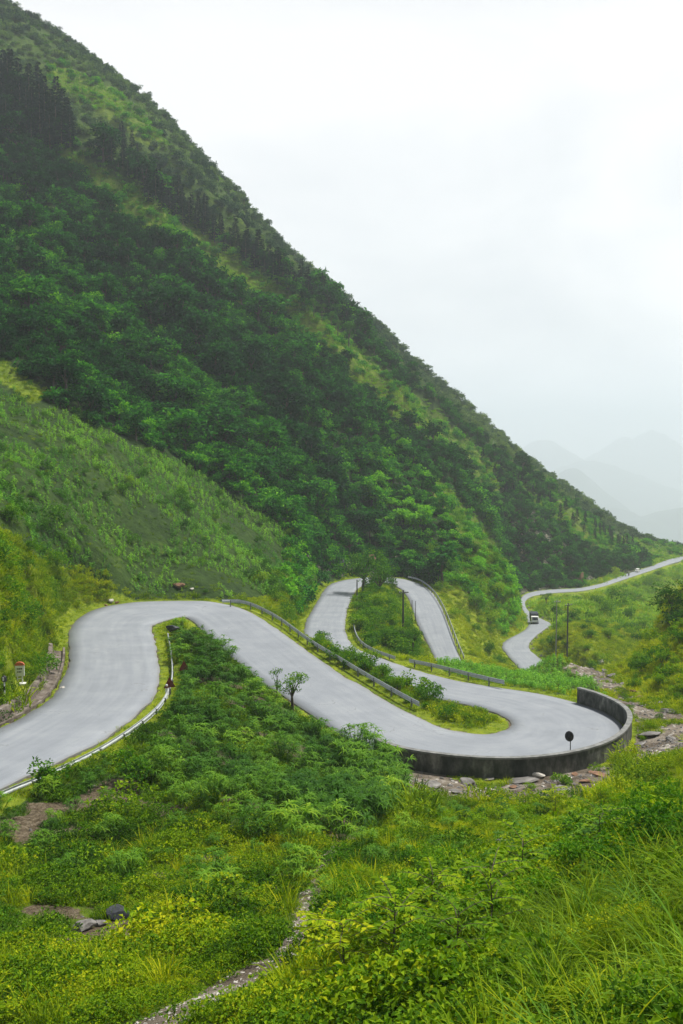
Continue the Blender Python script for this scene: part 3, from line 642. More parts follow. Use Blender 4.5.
pmesh = MB(); pmesh.box((0, 0, -.82), (.09, .13, 1.5)); pmesh = pmesh.mesh('post', M['post_steel'])
for px, zg, lab in RAILS:
    L_ = resample(rail_line(px, zg), 1.0); Z = ground(L_[:, 0], L_[:, 1]); L_[:, 2] = smooth(L_, 3)[:, 2]
    e = empty('guard_rail', tuple(L_[0]), 0, lab, 'guard rail', 'steel guard rails along the road')
    Lr = L_-L_[0]
    sweep('beam', Lr, [(-.03, .02), (-.07, -.03), (-.07, -.09), (-.01, -.14), (-.01, -.19), (-.07, -.24), (-.07, -.31), (-.03, -.35), (.0, -.35), (-.04, -.31), (-.04, -.25), (.02, -.20), (.02, -.13), (-.04, -.08), (-.04, -.03), (.0, .02)], M['steel'], e)
    for k in range(1, len(Lr), 3):
        o_ = link('post', pmesh, e, tuple(Lr[k]+np.array([.03, 0, 0]))); d = Lr[min(k+1, len(Lr)-1)]-Lr[k-1]; o_.rotation_euler = (0, 0, math.atan2(d[1], d[0]))
# ================================================================== scattering
cellz = zone.reshape(NR, NSX)[:-1, :-1].ravel()
jj, ii = np.meshgrid(np.arange(NR-1), np.arange(NSX-1), indexing='ij'); jj = jj.ravel(); ii = ii.ravel()
carea = ((GX[:-1, 1:]-GX[:-1, :-1])*(GY[1:, :-1]-GY[:-1, :-1])).ravel()
dzx = ((GZ[:-1, 1:]-GZ[:-1, :-1])/(GX[:-1, 1:]-GX[:-1, :-1])).ravel(); dzy = ((GZ[1:, :-1]-GZ[:-1, :-1])/(GY[1:, :-1]-GY[:-1, :-1])).ravel()
carea = carea*np.sqrt(1+dzx**2+dzy**2).clip(1, 3)
cx_, cy_, cz_ = GX[:-1, :-1].ravel(), GY[:-1, :-1].ravel(), GZ[:-1, :-1].ravel()
cu, cv = proj(cx_, cy_, cz_)
inview = (cu > -70) & (cu < 753) & (cv < 1180) & (cv > -60) & (cy_ > 5) & (cy_ < 760)
# what the ridge lines hide is left out
elev = np.where(GY > 7, (GZ+1.5)/np.maximum(GY, 1), -9); hid = np.maximum.accumulate(elev, axis=0)
vis = ((GZ+7)/np.maximum(GY, 1) >= hid-.0)[:-1, :-1].ravel()
inview &= vis
def sample(zones, dens, ymin=0, ymax=1e9, extra=None, seed=None):
    m = np.isin(cellz, [ZN[q] for q in zones]) & inview & (cy_ >= ymin) & (cy_ < ymax)
    if extra is not None: m &= extra
    idx = np.where(m)[0]; w_ = carea[idx]*dens; tot = w_.sum(); n_ = rng.poisson(tot)
    if n_ == 0 or len(idx) == 0: return np.zeros(0), np.zeros(0), np.zeros(0, int)
    c = rng.choice(idx, n_, p=w_/tot); a = rng.random(n_); b = rng.random(n_)
    j0, i0 = jj[c], ii[c]
    yv = GY[j0, i0]*(1-b)+GY[j0+1, i0]*b; s_ = sx[i0]+(sx[1]-sx[0])*a; xv = s_*(yv+AP)
    return xv, yv, cellz[c]
RM = np.zeros((1024, 683), np.float32)
for k in range(56*NS, len(RC)):
    if k < 62*NS+4 or k > 69*NS:
        for dk in (0, .25, .5, .75):
            k2 = min(k+1, len(RC)-1); a = RL[k]*(1-dk)+RL[k2]*dk; b = RR[k]*(1-dk)+RR[k2]*dk; t = np.linspace(0, 1, 40)[:, None]; q = a*(1-t)+b*t
            u_, v_ = proj(q[:, 0], q[:, 1], q[:, 2]); u_ = u_.astype(int); v_ = v_.astype(int); g_ = (u_ >= 0) & (u_ < 683) & (v_ >= 0) & (v_ < 1024); RM[v_[g_], u_[g_]] = q[g_, 1]
def clear_of_road(x, y, h):
    """false for a plant of height h that would stand in front of the open far lanes"""
    ok = np.ones(len(x), bool); z0 = ground(x, y)
    for f in (.3, .65, 1.0):
        for du in (-1, 1):
            u_, v_ = proj(x, y, z0+h*f); u_ = (u_+du*h*.35*FPX/y).astype(int); v_ = v_.astype(int); g_ = (u_ >= 0) & (u_ < 683) & (v_ >= 0) & (v_ < 1024)
            r_ = np.zeros(len(x)); r_[g_] = RM[v_[g_], u_[g_]]; ok &= ~(r_ > y+1)
    return ok
def offroad(x, y, r):
    return rdat(x, y) > r
# library of source meshes for the uncountable cover (their collection is not part of the scene)
LIB = bpy.data.collections.new('cover_library')
lib_names = []
def lib(name, mb, mats):
    nm = 'src_%03d_%s' % (len(lib_names), name); lib_names.append(nm)
    o = bpy.data.objects.new(nm, mb.mesh(nm, mats)); LIB.objects.link(o); return len(lib_names)-1
def join(a, b):
    o = MB(); o.add(a.v, a.f, 0); o.lv = list(a.lv); k = len(o.v)
    o.v += b.v; o.f += [tuple(k+q for q in f_) for f_ in b.f]; o.m += [1]*len(b.f); o.lv += b.lv; return o
TREES = [tree_mesh(R.uniform(5, 6.5), R.uniform(5, 6.5), 46, 8, .85, .52) for _ in range(5)]
MTREE = [(c.mesh('crown', M['forest']), t.mesh('trunk', M['bark'])) for c, t in TREES]
L_tree = [lib('tree', join(c, t), [M['forest'], M['bark']]) for c, t in TREES]
L_fbush = [lib('bush', bush_foliage(3.2, 2.4, 36, 8, .62, .38)[0], M['forest']) for _ in range(4)]
L_scrub = [lib('scrub', bush_foliage(3.0, 2.0, 30, 7, .62, .36)[0], M['scrub']) for _ in range(4)]
L_sgrass = [lib('spurgrass', grass_tuft(46, .95, .12, .6, .4, 2, .8), M['spur_grass']) for _ in range(3)]
L_mgrass = [lib('midgrass', grass_tuft(60, .75, .045, .45, .45, 3, .45), M['grass']) for _ in range(4)]
L_fgrass = [lib('finegrass', grass_tuft(60, .62, .013, .34, .5, 4, .16), M['grass']) for _ in range(4)]
L_tall = [lib('tallgrass', grass_tuft(75, 1.05, .017, 1.0, .78, 6, .16), M['grass']) for _ in range(4)]
L_lush = [lib('lushgrass', grass_tuft(50, 1.1, .021, .9, .75, 6, .14), M['blade']) for _ in range(3)]
L_lawn = [lib('lawn', grass_tuft(60, .22, .03, .16, .4, 2, .45), M['grass']) for _ in range(3)]
L_herb = [lib('herb', herb(52, .36, .30, .040, .025), M['herb']) for _ in range(6)]
L_herbm = [lib('herbmid', herb(28, .55, .42, .105, .06), M['herb']) for _ in range(4)]
L_creep = [lib('creeper', herb(30, .6, .18, .075, .055), M['shrub']) for _ in range(3)]
L_bushm = [lib('midbush', bush_foliage(1.9, 1.5, 60, 8, .19, .10)[0], M['shrub']) for _ in range(4)]
L_bushs = [lib('smallbush', bush_foliage(.8, .65, 42, 8, .085, .05)[0], M['shrub']) for _ in range(4)]
L_blade = [lib('bladeclump', broad_clump(6, 1.1, 1.0), M['blade']) for _ in range(4)]
L_corn = [lib('corn', corn_plant(), M['corn']) for _ in range(4)]
L_stone = [lib('stone', MB(), M['rock']) for _ in range(0)]
def stone_lib(mat, k):
    nm = 'src_%03d_stone' % len(lib_names); lib_names.append(nm); LIB.objects.link(bpy.data.objects.new(nm, boulder_mesh(nm, mat, k, (1, .8, .55), 2))); return len(lib_names)-1
L_stone = [stone_lib(M['rock'], k) for k in range(3)]; L_pale = [stone_lib(M['pale_rock'], 9+k) for k in range(3)]
def gn_group():
    ng = bpy.data.node_groups.new('place_cover', 'GeometryNodeTree')
    ng.interface.new_socket('Geometry', in_out='INPUT', socket_type='NodeSocketGeometry'); ng.interface.new_socket('Geometry', in_out='OUTPUT', socket_type='NodeSocketGeometry')
    a = ng.nodes.new('NodeGroupInput'); b = ng.nodes.new('NodeGroupOutput'); L = ng.links.new
    ci = ng.nodes.new('GeometryNodeCollectionInfo'); ci.inputs['Collection'].default_value = LIB; ci.inputs['Separate Children'].default_value = True; ci.inputs['Reset Children'].default_value = True
    ip_ = ng.nodes.new('GeometryNodeInstanceOnPoints'); L(a.outputs[0], ip_.inputs['Points']); L(ci.outputs[0], ip_.inputs['Instance']); ip_.inputs['Pick Instance'].default_value = True
    def at_(nm, t):
        q = ng.nodes.new('GeometryNodeInputNamedAttribute'); q.data_type = t; q.inputs['Name'].default_value = nm; return q.outputs[0]
    L(at_('idx', 'INT'), ip_.inputs['Instance Index']); L(at_('rot', 'FLOAT_VECTOR'), ip_.inputs['Rotation']); L(at_('scl', 'FLOAT_VECTOR'), ip_.inputs['Scale'])
    L(ip_.outputs[0], b.inputs[0]); return ng
NG = gn_group(); STUFF = {}
_d = np.gradient(dl[:, :2], axis=0); _d /= np.linalg.norm(_d, axis=1)[:, None]
DLINE = (dl[:, :2]-1.05*np.column_stack([_d[:, 1], -_d[:, 0]]))[::3]
KM = hit(21.5, 689); KM = (KM[0]-.12, KM[1]+.1)
def pathclear(x, y):
    w_ = np.interp(y, [10, 18, 26, 40], [.70, .62, .38, .26])
    return (pathdist(x, y) > w_) & (pathdist(x, y+.35) > w_*.9)
def put(name, x, y, srcs, smin, smax, tint, z=None, tilt=.18, tj=.12, zs=None, smul=None):
    n_ = len(x)
    if n_ == 0: return
    if name not in ('gravel', 'forest', 'mountain_scrub'):
        kp = np.ones(n_, bool); nr_ = np.asarray(y) < 60; kp[nr_] = pathclear(np.asarray(x)[nr_], np.asarray(y)[nr_])
        dd_ = segdist(np.asarray(x), np.asarray(y), DLINE); kp &= dd_ > .66; kp &= (np.asarray(x)-KM[0])**2/.8+(np.asarray(y)-KM[1]+.5)**2/2 > 1
        smul = smul[kp] if smul is not None else None
        x, y = x[kp], y[kp]; n_ = len(x); tint = tint[kp] if np.ndim(tint) else tint
        if n_ == 0: return
    zc = (ground(x, y) if z is None else z)-.03
    sc = rng.uniform(smin, smax, n_)*np.exp(rng.normal(0, .12, n_))*(1 if smul is None else smul)
    zsc = sc*(1 if zs is None else zs)
    ti = np.clip(tint+rng.normal(0, tj, n_), 0, 1)
    rot = np.column_stack([rng.normal(0, tilt, n_), rng.normal(0, tilt, n_), rng.uniform(0, 6.283, n_)])
    STUFF.setdefault(name, []).append((np.column_stack([x, y, zc]), rot, np.column_stack([sc, sc, zsc]), rng.choice(srcs, n_), ti))
def patch(x, y, s=7, seed=81, oct=3): return fbm(x/s, y/s, oct, seed)
# ---- mountain forest
def cull(x, y, keep):
    return x[keep], y[keep]
fx, fy, fz_ = sample(['forest', 'cliff'], .125, 150, 700)
k = offroad(fx, fy, 2.5) & clear_of_road(fx, fy, 5.5); fx, fy, fz_ = fx[k], fy[k], fz_[k]
zf = ground(fx, fy); ft = .38+.60*patch(fx, fy, 14, 83)+.70*patch(fx, fy, 55, 85)
ft = ft-.16*(fz_ == ZN['cliff'])
# spur crests carry the lighter trees
fsz = rng.choice([.42, .55, .7, .9, 1.3], len(fx), p=[.28, .3, .24, .13, .05])*np.clip(1+.4*patch(fx, fy, 20, 87), .6, 1.4)*np.where(fz_ == ZN['cliff'], .7, 1)
su, sv = proj(fx, fy, zf+3)
show = fsz/np.maximum(fy, 1)*((su > 0) & (su < 683) & (sv > 0))
order = np.argsort(-show)[:300]; rest = np.ones(len(fx), bool); rest[order] = False
FL = 'leafy broadleaf tree in the dense green forest on the mountain face above the road loop'
for k in order:
    c_, t_ = MTREE[k % 5]; o = empty('forest_tree', (fx[k], fy[k], zf[k]-.1), rng.uniform(0, 6.28), FL, 'tree', 'forest trees on the mountain face'); s_ = float(fsz[k]); o.scale = (s_, s_, s_)
    a = link('crown', c_, o); a['tint'] = float(np.clip(ft[k], 0, 1)); link('trunk', t_, o)
put('forest', fx[rest], fy[rest], L_tree, 1, 1, 0, tj=0)
d_ = STUFF['forest'][-1]; d_[2][:] = fsz[rest][:, None]; d_[4][:] = np.clip(ft[rest]+rng.normal(0, .16, rest.sum()), 0, 1)
x, y, q = sample(['forest', 'cliff', 'mound'], .15, 150, 700); k = offroad(x, y, 1.6) & clear_of_road(x, y, 2.6); x, y, q = x[k], y[k], q[k]
put('forest_undergrowth', x, y, L_fbush, .45, 1.0, .42+.4*patch(x, y, 16, 83)+.3*patch(x, y, 60, 85)-.18*(q == ZN['cliff'])+.3*(q == ZN['mound']))
# ---- upper scrub
streak = lambda x, y: fbm((-.48*x+.88*y)/7, (.88*x+.48*y)/70, 4, 141)
x, y, _ = sample(['scrub'], .075, 200, 760); put('mountain_scrub', x, y, L_scrub, .45, 1.25, .46+.75*streak(x, y)+.3*patch(x, y, 50, 93), tj=.12)
x, y, _ = sample(['scrub'], .06, 200, 760); put('mountain_scrub', x, y, L_sgrass, .7, 1.2, .30+.7*streak(x, y))
x, y, _ = sample(['spur'], .42, 150, 760); k = patch(x, y, 14, 131) > -.5; x, y = x[k], y[k]; put('spur_grass', x, y, L_sgrass, .7, 1.3, .50+.6*patch(x, y, 12, 95))
x, y, _ = sample(['spur'], .05, 150, 760); put('forest_undergrowth', x, y, L_fbush, .4, .9, .6)
# ---- corn field and terrace
x, y, _ = sample(['corn'], 1.9, 80, 215); k = (patch(x, y, 9, 97)+patch(x, y, 2.5, 98)*.6 > -.24); x, y = x[k], y[k]; put('corn_field', x, y, L_corn, .26, .54, .62+.8*patch(x, y, 8, 99), tj=.2)
x, y, _ = sample(['corn', 'pgrass'], .30, 80, 215); put('field_weeds', x, y, L_mgrass, .35, .7, .26+.6*patch(x, y, 10, 101))
x, y, _ = sample(['pgrass'], .8, 80, 215); put('field_weeds', x, y, L_mgrass, .5, 1.1, .55)
x, y, _ = sample(['corn', 'pgrass'], .03, 80, 215); put('field_weeds', x, y, L_bushm, .5, 1.2, .3)
x, y, _ = sample(['terrace'], 4.5, 80, 140); k = offroad(x, y, 1.9); x, y = x[k], y[k]; put('terrace_crop', x, y, L_corn, .24, .44, .66, tj=.2)
x, y, _ = sample(['terrace'], 1.2, 80, 140); k = offroad(x, y, 1.0); x, y = x[k], y[k]; put('terrace_crop', x, y, L_mgrass, .35, .6, .35)
# ---- slopes
def slopes(zs, dg, dh, db, tg, ymin=0, ymax=700, s=1., off=.5, name='slope_cover', big=False):
    x, y, _ = sample(zs, dg, ymin, ymax); k = offroad(x, y, off) & clear_of_road(x, y, .8*s); x, y = x[k], y[k]; put(name, x, y, L_sgrass if big else L_mgrass, .6*s, 1.15*s, tg+.35*patch(x, y, 8, 103))
    x, y, _ = sample(zs, dh, ymin, ymax); k = offroad(x, y, off+.2) & clear_of_road(x, y, .6*s); x, y = x[k], y[k]; put(name, x, y, L_herbm, .7*s, 1.4*s, tg+.35*patch(x, y, 8, 103))
    x, y, _ = sample(zs, db, ymin, ymax); k = offroad(x, y, off+1.0) & clear_of_road(x, y, 1.5*s); x, y = x[k], y[k]; k = patch(x, y, 9, 105) > -.15; x, y = x[k], y[k]; put(name, x, y, L_bushm, .6*s, 1.3*s, tg-.12+.3*patch(x, y, 8, 103))
slopes(['bank'], 2.6, 2.2, .16, .60, name='bank_weeds')
slopes(['mound'], 1.4, .9, .12, .60, 90, 200)
slopes(['mound'], .7, .5, .09, .52, 200, 320, 1.3, big=True)
slopes(['crest'], 1.0, .6, .05, .74, 130, 300, 1.1)
slopes(['rslope'], 2.0, 1.4, .04, .74, 50, 180)
slopes(['fslope'], .9, .7, .03, .74, 90, 240, 1.2)
slopes(['fslope'], .26, .14, .010, .80, 240, 620, 2.0, big=True)
slopes(['island'], 1.8, 1.6, .16, .50, 60, 240, name='island_weeds')
x, y, _ = sample(['forest'], 1.2, 60, 150); k = offroad(x, y, .6); put('slope_cover', x[k], y[k], L_mgrass, .6, 1.1, .4)
# ---- verge turf
x, y, _ = sample(['verge'], 3.5, 30, 240); k = offroad(x, y, .45); x, y = x[k], y[k]; put('verge_grass', x, y, L_lawn, .6, 1.2, .66, tj=.16)
x, y, _ = sample(['verge'], .5, 30, 240); k = offroad(x, y, .8); x, y = x[k], y[k]; put('verge_grass', x, y, L_mgrass, .35, .7, .55)
# ---- knoll
bare = lambda x, y: patch(x, y, 2.2, 111)
bthr_ = lambda x: np.interp(x, [-10, 2], [-.19, -.30])
kn = lambda x, y: .30+.5*patch(x, y, 5, 107)
x, y, _ = sample(['knoll'], 2.6, 30, 110); k = offroad(x, y, .9) & (bare(x, y) > bthr_(x)-.02); x, y = x[k], y[k]; put('knoll_undergrowth', x, y, L_mgrass, .4, .8, kn(x, y)-.02)
x, y, _ = sample(['knoll'], 2.4, 30, 110); k = offroad(x, y, .7) & (bare(x, y) > bthr_(x)); x, y = x[k], y[k]; put('knoll_undergrowth', x, y, L_herbm, .5, 1.1, kn(x, y)-.03)
x, y, _ = sample(['knoll'], .12, 30, 110); k = offroad(x, y, 1.2); x, y = x[k], y[k]; put('knoll_undergrowth', x, y, L_blade, .4, .8, kn(x, y)-.05)
# ---- foreground slope
wt = lambda x, y: .43+.66*patch(x, y, 4.5, 113)+np.clip((x+2)*.012, -.10, .12)
for (a, b, d1, d2, sc_) in ((4, 22, 9, 4.5, 1.0), (22, 40, 5.5, 3.2, 1.15), (40, 70, 2.2, 1.6, 1.6)):
    x, y, _ = sample(['weed', 'tall'], d1, a, b); k = (bare(x, y) > bthr_(x)) & offroad(x, y, .6); x, y = x[k], y[k]; put('ground_cover', x, y, L_herb, .75*sc_, 1.5*sc_, wt(x, y), smul=np.clip(1+1.5*patch(x, y, 1.6, 151), .55, 1.9))
    x, y, _ = sample(['weed'], d2, a, b); k = (bare(x, y) > bthr_(x)-.03) & offroad(x, y, .6); x, y = x[k], y[k]; put('ground_cover', x, y, L_fgrass if a < 40 else L_mgrass, .5*sc_, 1.05*sc_, wt(x, y)+.02, smul=np.clip(1+1.6*patch(x, y, 1.9, 153), .5, 2.0))
x, y, _ = sample(['weed'], 1.3, 4, 55); k = (patch(x, y, 3, 115) > np.interp(x, [-9, 0], [-.12, .08])) & (bare(x, y) > -.2) & offroad(x, y, .8); put('ground_cover', x[k], y[k], L_fgrass, 1.2, 1.9, .60, tj=.18)
x, y, _ = sample(['weed'], 1.1, 4, 45); k = patch(x, y, 3.3, 117) > .1; put('ground_cover', x[k], y[k], L_creep, .8, 1.3, .35)
x, y, _ = sample(['crest'], 6.5, 15, 64); put('crest_grass', x, y, L_fgrass, .5, .95, .66+.45*patch(x, y, 5, 119))
x, y, _ = sample(['crest'], 2.5, 15, 64); put('crest_grass', x, y, L_herbm, .35, .7, .60+.45*patch(x, y, 5, 119))
x, y, _ = sample(['tall'], 3.6, 3, 34); k = patch(x, y, 2.2, 121) > -.2; put('tall_grass', x[k], y[k], L_tall, .6, 1.1, .40+.3*patch(x[k], y[k], 3, 123))
x, y, _ = sample(['tall'], 3.0, 3, 34); k = patch(x, y, 1.8, 161) > .02; put('tall_grass', x[k], y[k], L_herbm, .6, 1.2, .38)
x, y, _ = sample(['tall'], 1.5, 3, 34); k = patch(x, y, 2.5, 125) > .0; put('tall_grass', x[k], y[k], L_lush, .6, 1.05, .66)
# ---- rock bed: patches of grass and small stones
x, y, _ = sample(['rock'], 2.4, 50, 140); k = (patch(x, y, 3.2, 127) > .17) & offroad(x, y, .9); put('stream_bed_weeds', x[k], y[k], L_mgrass, .35, .85, .62)
x, y, _ = sample(['rock'], 1.6, 50, 140); k = (patch(x, y, 3.2, 127) > .17) & offroad(x, y, .9); put('stream_bed_weeds', x[k], y[k], L_herbm, .5, .9, .55)
x, y, _ = sample(['rock'], 5, 50, 140); k = offroad(x, y, 1.2); put('gravel', x[k], y[k], L_stone+L_pale[:1], .12, .5, .5, tilt=.4)
x, y, _ = sample(['path'], 90, 3, 60); put('gravel', x, y, L_pale, .05, .17, .5, tilt=.5)
x, y, _ = sample(['weed', 'knoll'], .35, 3, 70); k = bare(x, y) < -.1; put('gravel', x[k], y[k], L_stone, .12, .4, .5, tilt=.4)
STL = {'forest':'mass of the farther forest trees covering the mountain face','mountain_scrub':'low grey green scrub on the high open mountain slope','corn_field':'young maize covering the sloping field above the upper bend'}
def flush_stuff():
    for name, L_ in STUFF.items():
        co = np.vstack([q[0] for q in L_]); rot = np.vstack([q[1] for q in L_]); scl = np.vstack([q[2] for q in L_]); idx = np.concatenate([q[3] for q in L_]); ti = np.concatenate([np.broadcast_to(q[4], (len(q[0]),)) for q in L_])
        me = bpy.data.meshes.new(name); me.vertices.add(len(co)); me.vertices.foreach_set('co', co.astype(np.float32).ravel())
        for nm, t, arr, key in (('rot', 'FLOAT_VECTOR', rot, 'vector'), ('scl', 'FLOAT_VECTOR', scl, 'vector'), ('idx', 'INT', idx, 'value'), ('tint', 'FLOAT', ti, 'value')):
            at = me.attributes.new(nm, t, 'POINT'); at.data.foreach_set(key, arr.astype(np.int32 if t == 'INT' else np.float32).ravel())
        o = tag(link(name, me), kind='stuff', label=STL.get(name)); md = o.modifiers.new('cover', 'NODES'); md.node_group = NG
        print('stuff', name, len(co))
# ================================================================== single things
def gz(x, y): return float(ground([x], [y])[0])
# ---- broad bladed cane grass clumps
CL = [broad_clump(10, 1.5, 1.15).mesh('grass_clump', M['blade']) for _ in range(6)]
CGR = 'broad bladed cane grass clumps'
def cane(x, y, s_, tint, label, group=CGR):
    o = link('grass_clump', CL[R.randrange(6)], None, (x, y, gz(x, y)-.05)); o.rotation_euler = (R.gauss(0, .08), R.gauss(0, .08), R.uniform(0, 6.28)); o.scale = (s_, s_, s_*R.uniform(.85, 1.1)); o['tint'] = float(min(1, max(0, tint)))
    return tag(o, label, 'grass clump', group)
def scatter_px(poly, n_, mind, y0, y1, road_off=1.2, lim=4000):
    """n_ spots on the ground inside an outline, no two closer than mind metres"""
    us = [p[0] for p in poly]; vs = [p[1] for p in poly]; out_ = []; t_ = 0
    while len(out_) < n_ and t_ < lim:
        t_ += 1; u = R.uniform(min(us), max(us)); v = R.uniform(min(vs), max(vs))
        if not inpoly(np.array([u]), np.array([v]), poly)[0]: continue
        x, y, z_ = hit(u, v)
        if not (y0 < y < y1) or rdat(np.array([x]), np.array([y]))[0] < road_off: continue
        if y0 >= 100 and not clear_of_road(np.array([x]), np.array([y]), 2.6)[0]: continue
        if (x-KM[0])**2+(y-KM[1]+1)**2 < 5: continue
        if y < 60 and not pathclear(np.array([x]), np.array([y]))[0]: continue
        if any((x-a)**2+(y-b)**2 < mind*mind for a, b, _ in out_): continue
        out_.append((x, y, z_))
    return out_
KP = [(170,650),(180,628),(200,618),(235,650),(262,690),(300,730),(345,745),(392,765),(400,800),(350,838),(300,850),(240,830),(190,800),(150,775),(165,735),(190,700),(180,670)]
for (x, y, z_) in scatter_px(KP, 205, 1.3, 34, 100): cane(x, y, R.uniform(.6, 1.15), .38+.6*float(patch(np.array([x]), np.array([y]), 5, 107)[0])+R.gauss(0, .1), 'broad bladed grass clump on the knoll inside the road bends', 'cane grass clumps on the knoll')
for (u, v, s_) in [(372,768,1.5),(392,774,1.45),(356,758,1.35),(345,772,1.4),(384,792,1.2),(368,748,1.2),(400,785,.9),(330,752,1.1),(360,785,1.2)]:
    x, y, z_ = hit(u, v); cane(x, y, s_, .5, 'large broad bladed grass clump in front of the left end of the parapet wall', 'large cane clumps at the left end of the parapet wall')
KP2 = [(0,810),(60,780),(130,760),(165,770),(240,840),(350,860),(340,900),(200,900),(60,880),(0,870)]
for (x, y, z_) in scatter_px(KP2, 26, 2.2, 20, 60): cane(x, y, R.uniform(.45, .8), .5+R.gauss(0, .12), 'bright narrow grass clump on the rough slope below the lower guard rail', 'grass clumps below the lower guard rail')
KP3 = [(400,830),(480,800),(560,815),(620,830),(600,880),(470,900),(380,880),(340,850)]
for (x, y, z_) in scatter_px(KP3, 34, 1.2, 14, 60): cane(x, y, R.uniform(.4, .7), .45+R.gauss(0, .12), 'low arching grass clump among weeds in front of the stream bed', 'low grass clumps in front of the stream bed')
# ---- shrubs
def shrub_parts(w, h, nc, nl, ll, lw, mat):
    f_, lobes = bush_foliage(w, h, nc, nl, ll, lw); st = MB()
    for (lx, ly, lz, lr) in lobes: st.tube([(lx*.15, ly*.15, -.15), (lx*.6, ly*.6, lz*.5), (lx, ly, lz)], [.035*w*.6, .024*w*.6, .008], 5)
    return f_.mesh('foliage', mat), st.mesh('stems', M['bark'])
SHN = [shrub_parts(1.5, 1.15, 105, 8, .115, .065, M['shrub']) for _ in range(4)]
SHM = [shrub_parts(2.4, 1.9, 85, 8, .24, .14, M['shrub']) for _ in range(4)]
SHF = [shrub_parts(4.0, 3.0, 70, 8, .5, .32, M['forest']) for _ in range(4)]
def shrub(x, y, s_, tint, label, group, kit=SHM, name='shrub', cat='shrub'):
    fm, sm = kit[R.randrange(len(kit))]; o = empty(name, (x, y, gz(x, y)-.04), R.uniform(0, 6.28), label, cat, group); o.scale = (s_, s_, s_*R.uniform(.85, 1.15))
    a = link('foliage', fm, o); a['tint'] = float(min(1, max(0, tint))); link('stems', sm, o); return o
def field(poly, n_, mind, y0, y1, s0, s1, t0, label, group, kit=SHM, off=1.6, ts=.12):
    for (x, y, z_) in scatter_px(poly, n_, mind, y0, y1, off): shrub(x, y, R.uniform(s0, s1), t0+R.gauss(0, ts), label, group, kit)
field([(345,600),(360,580),(400,600),(415,640),(440,655),(400,655),(360,640)], 34, 2.0, 110, 230, .7, 1.4, .48, 'leafy green shrub on the bushy island inside the upper hairpin', 'shrubs on the upper island')
field([(312,640),(360,662),(400,680),(430,694),(420,700),(380,685),(330,662)], 24, 1.3, 70, 125, .45, .8, .58, 'leafy shrub in the hedge row between the middle and lower lanes', 'hedge shrubs between the lanes', off=1.0)
field([(400,690),(460,705),(490,716),(480,726),(430,716),(400,700)], 10, 1.2, 70, 110, .25, .45, .66, 'low green shrub on the tip of the island inside the lower hairpin', 'low shrubs on the tip of the lower island', SHM, 1.0)
field([(0,545),(60,560),(110,595),(60,640),(30,690),(0,700)], 22, 2.4, 50, 115, .4, .8, .52, 'yellow green shrub on the steep bank left of the upper bend', 'shrubs on the left bank', off=3.2)
field([(280,560),(325,590),(300,630),(250,600)], 12, 2.5, 100, 190, .6, 1.1, .55, 'shrub on the yellow green slope between the maize field and the road loop', 'shrubs below the maize field', off=2.5)
field([(620,690),(650,655),(683,630),(683,705)], 16, 2.2, 60, 175, .5, 1.0, .60, 'yellow green shrub on the bank at the right edge beyond the stream bed', 'shrubs on the right bank', off=2)
field([(470,600),(500,560),(525,590),(500,640)], 18, 3.0, 185, 310, .9, 1.8, .55, 'shrub on the green mound between the descending lane and the far road', 'shrubs on the green mound', off=2.5)
field([(540,605),(600,600),(640,590),(650,640),(600,650),(550,655)], 26, 4.0, 150, 480, .6, 1.5, .46, 'green shrub on the far slope below the distant road', 'shrubs on the far slope', off=3)
field([(440,580),(480,560),(520,575),(500,545),(420,560)], 10, 4.0, 190, 320, .9, 1.5, .30, 'dark shrub under the cliff behind the descending lane', 'dark shrubs under the cliff', off=3)
field([(0,830),(120,850),(250,870),(300,930),(200,960),(60,930),(0,900)], 20, 1.7, 16, 50, .35, .7, .42, 'small leafy shrub among weeds on the near left slope', 'shrubs on the near left slope', SHN)
field([(320,870),(460,860),(560,900),(470,1000),(330,960)], 26, 1.1, 9, 40, .45, .9, .50, 'leafy shrub in the middle of the near slope', 'shrubs on the near middle slope', SHN)
field([(560,850),(683,800),(683,880),(600,900)], 16, 1.1, 9, 50, .5, 1.0, .42, 'dark leafy shrub at the right edge of the near slope', 'shrubs at the right of the near slope', SHN)
field([(400,822),(540,820),(640,800),(683,800),(600,840)], 16, 1.8, 20, 70, .4, .9, .74, 'yellow green shrub on the bright crest in front of the stream bed', 'shrubs on the bright crest', SHN)
field([(480,790),(600,772),(640,745),(683,700),(620,700),(560,790)], 15, 2.4, 50, 130, .3, .6, .60, 'small green shrub growing out of the rocky stream bed', 'shrubs in the rocky stream bed', SHN, 1.2)
for (u, v, s_, t, lab) in [(50,790,.75,.42,'round dark green shrub leaning over the guard rail at the lower left'),(128,782,.8,.4,'bushy dark green shrub below the guard rail on the left slope'),
   (560,786,.45,.6,'small round shrub at the foot of the parapet wall'),(662,858,1.0,.25,'dark green shrub with shaded hollow at the right edge of the near slope')]:
    x, y, z_ = hit(u, v); shrub(x, y, s_, t, lab, None, SHM if y > 35 else SHN)
